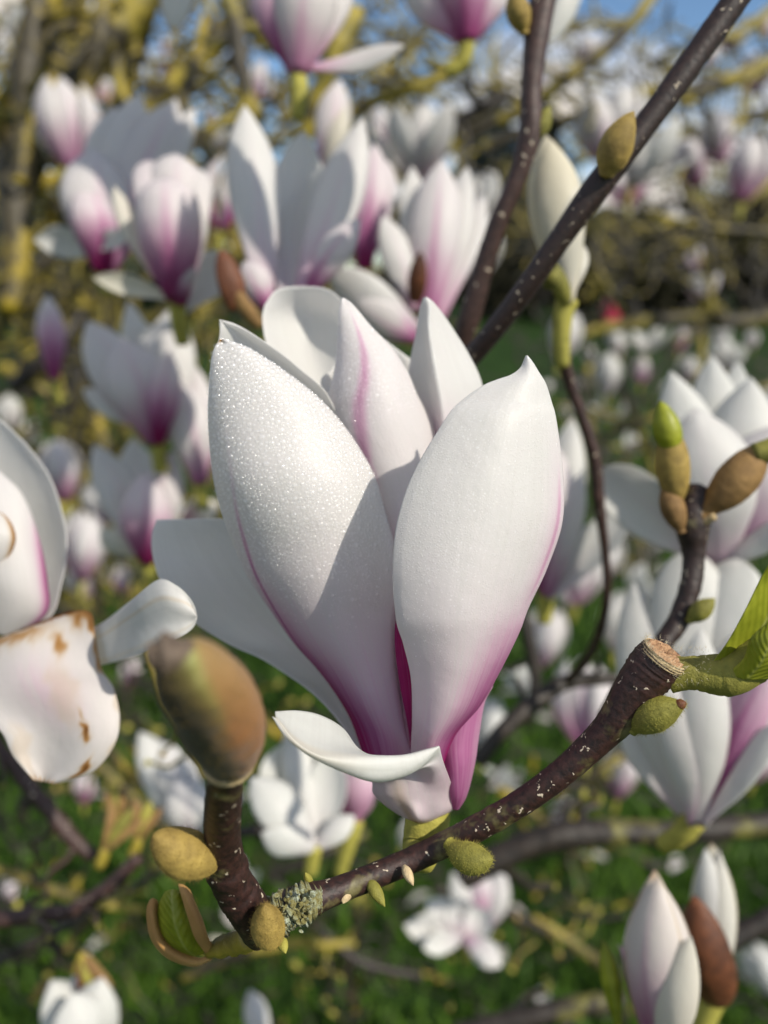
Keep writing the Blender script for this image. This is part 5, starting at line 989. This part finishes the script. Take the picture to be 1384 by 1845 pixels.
for px, y, h, wd, m_, lab in [(1010, 44, 4.2, 9, M_SHRUB, 'olive shrub beyond the lawn behind the long cream bud'), (1130, 40, 4.6, 9, M_SHRUB, 'olive brown shrub beyond the lawn right of the diagonal twig'), (1235, 46, 5.4, 10, M_BARE, 'greyish bare shrub beyond the lawn, in the gap between right hand flowers'), (1330, 42, 5.0, 10, M_SHRUB, 'olive shrub beyond the lawn near the right edge'),
                              (1430, 40, 6.0, 10, M_BARE, 'bare shrub beyond the lawn at the right edge'), (900, 46, 4.6, 9, M_SHRUB, 'dark olive shrub glimpsed beside the streaked flower'), (1180, 60, 8.0, 13, M_BARE, 'tall bare tree behind the olive shrubs on the right'), (1390, 62, 9.0, 13, M_BARE, 'tall bare tree behind the shrubs at the right edge'),
                              (700, 50, 5.0, 11, M_SHRUB, 'shrub beyond the lawn hidden behind the middle flowers'), (480, 48, 5.5, 11, M_SHRUB, 'shrub beyond the lawn behind the tall pointed flower'), (250, 46, 5, 11, M_GREENB, 'green shrub beyond the lawn behind the left cluster'), (90, 42, 5, 10, M_GREENB, 'green shrub beyond the lawn near the left edge'), (-60, 44, 6, 10, M_SHRUB, 'olive shrub beyond the lawn at the left edge')]:
    tree(lab, at(px, y), y, h * 1.3, wd, m_, 'shrub', 'shrub', 0, 3400, .28, .0)
for px, y, h, wd, lab in [(862, 70, 19.5, 13, 'dark blue green conifer behind the white short tepalled flower'), (945, 76, 15.5, 13, 'broad dark conifer just left of the long cream bud'), (1290, 78, 15, 10, 'dark conifer far off behind the right pair of flowers'), (40, 64, 12, 10, 'dark conifer far off at the left edge')]:
    tree(lab, at(px, y), y, h, wd, M_CONIF, 'conifer', 'conifer_tree', .75, 6500, .5, .04)
# far off walker in red
px_ = thing('person', 'tiny blurred crimson clad figure far off at the lawn edge, right of the cream bud', 'person', (at(1072, 22), 22, 0)); px_.scale = (.88, .88, .88)
def body(name, pts, material, seg=14, sx=1., sy=.62):
    o = tube(name, [(0, 0, z, r) for z, r in pts], material, None, None, seg, 30, 0., False); o.parent = px_
    for v in o.data.vertices: v.co.x *= sx; v.co.y *= sy
    return o
body('body', [(0, .10), (.05, .09), (.5, .12), (.85, .17), (1.1, .16), (1.4, .19), (1.47, .10), (1.52, .06), (1.56, .08), (1.66, .10), (1.74, .07), (1.77, .01)], M_SKIN)
body('jacket', [(.62, .23), (.8, .25), (1.1, .24), (1.38, .26), (1.47, .13), (1.52, .08)], M_RED, sx=1.12, sy=.8)
body('trousers', [(.03, .12), (.4, .15), (.8, .2)], M_DARKC, sy=.8); body('hair', [(1.62, .115), (1.7, .115), (1.78, .07), (1.80, .02)], M_DARKC, sy=1.05)
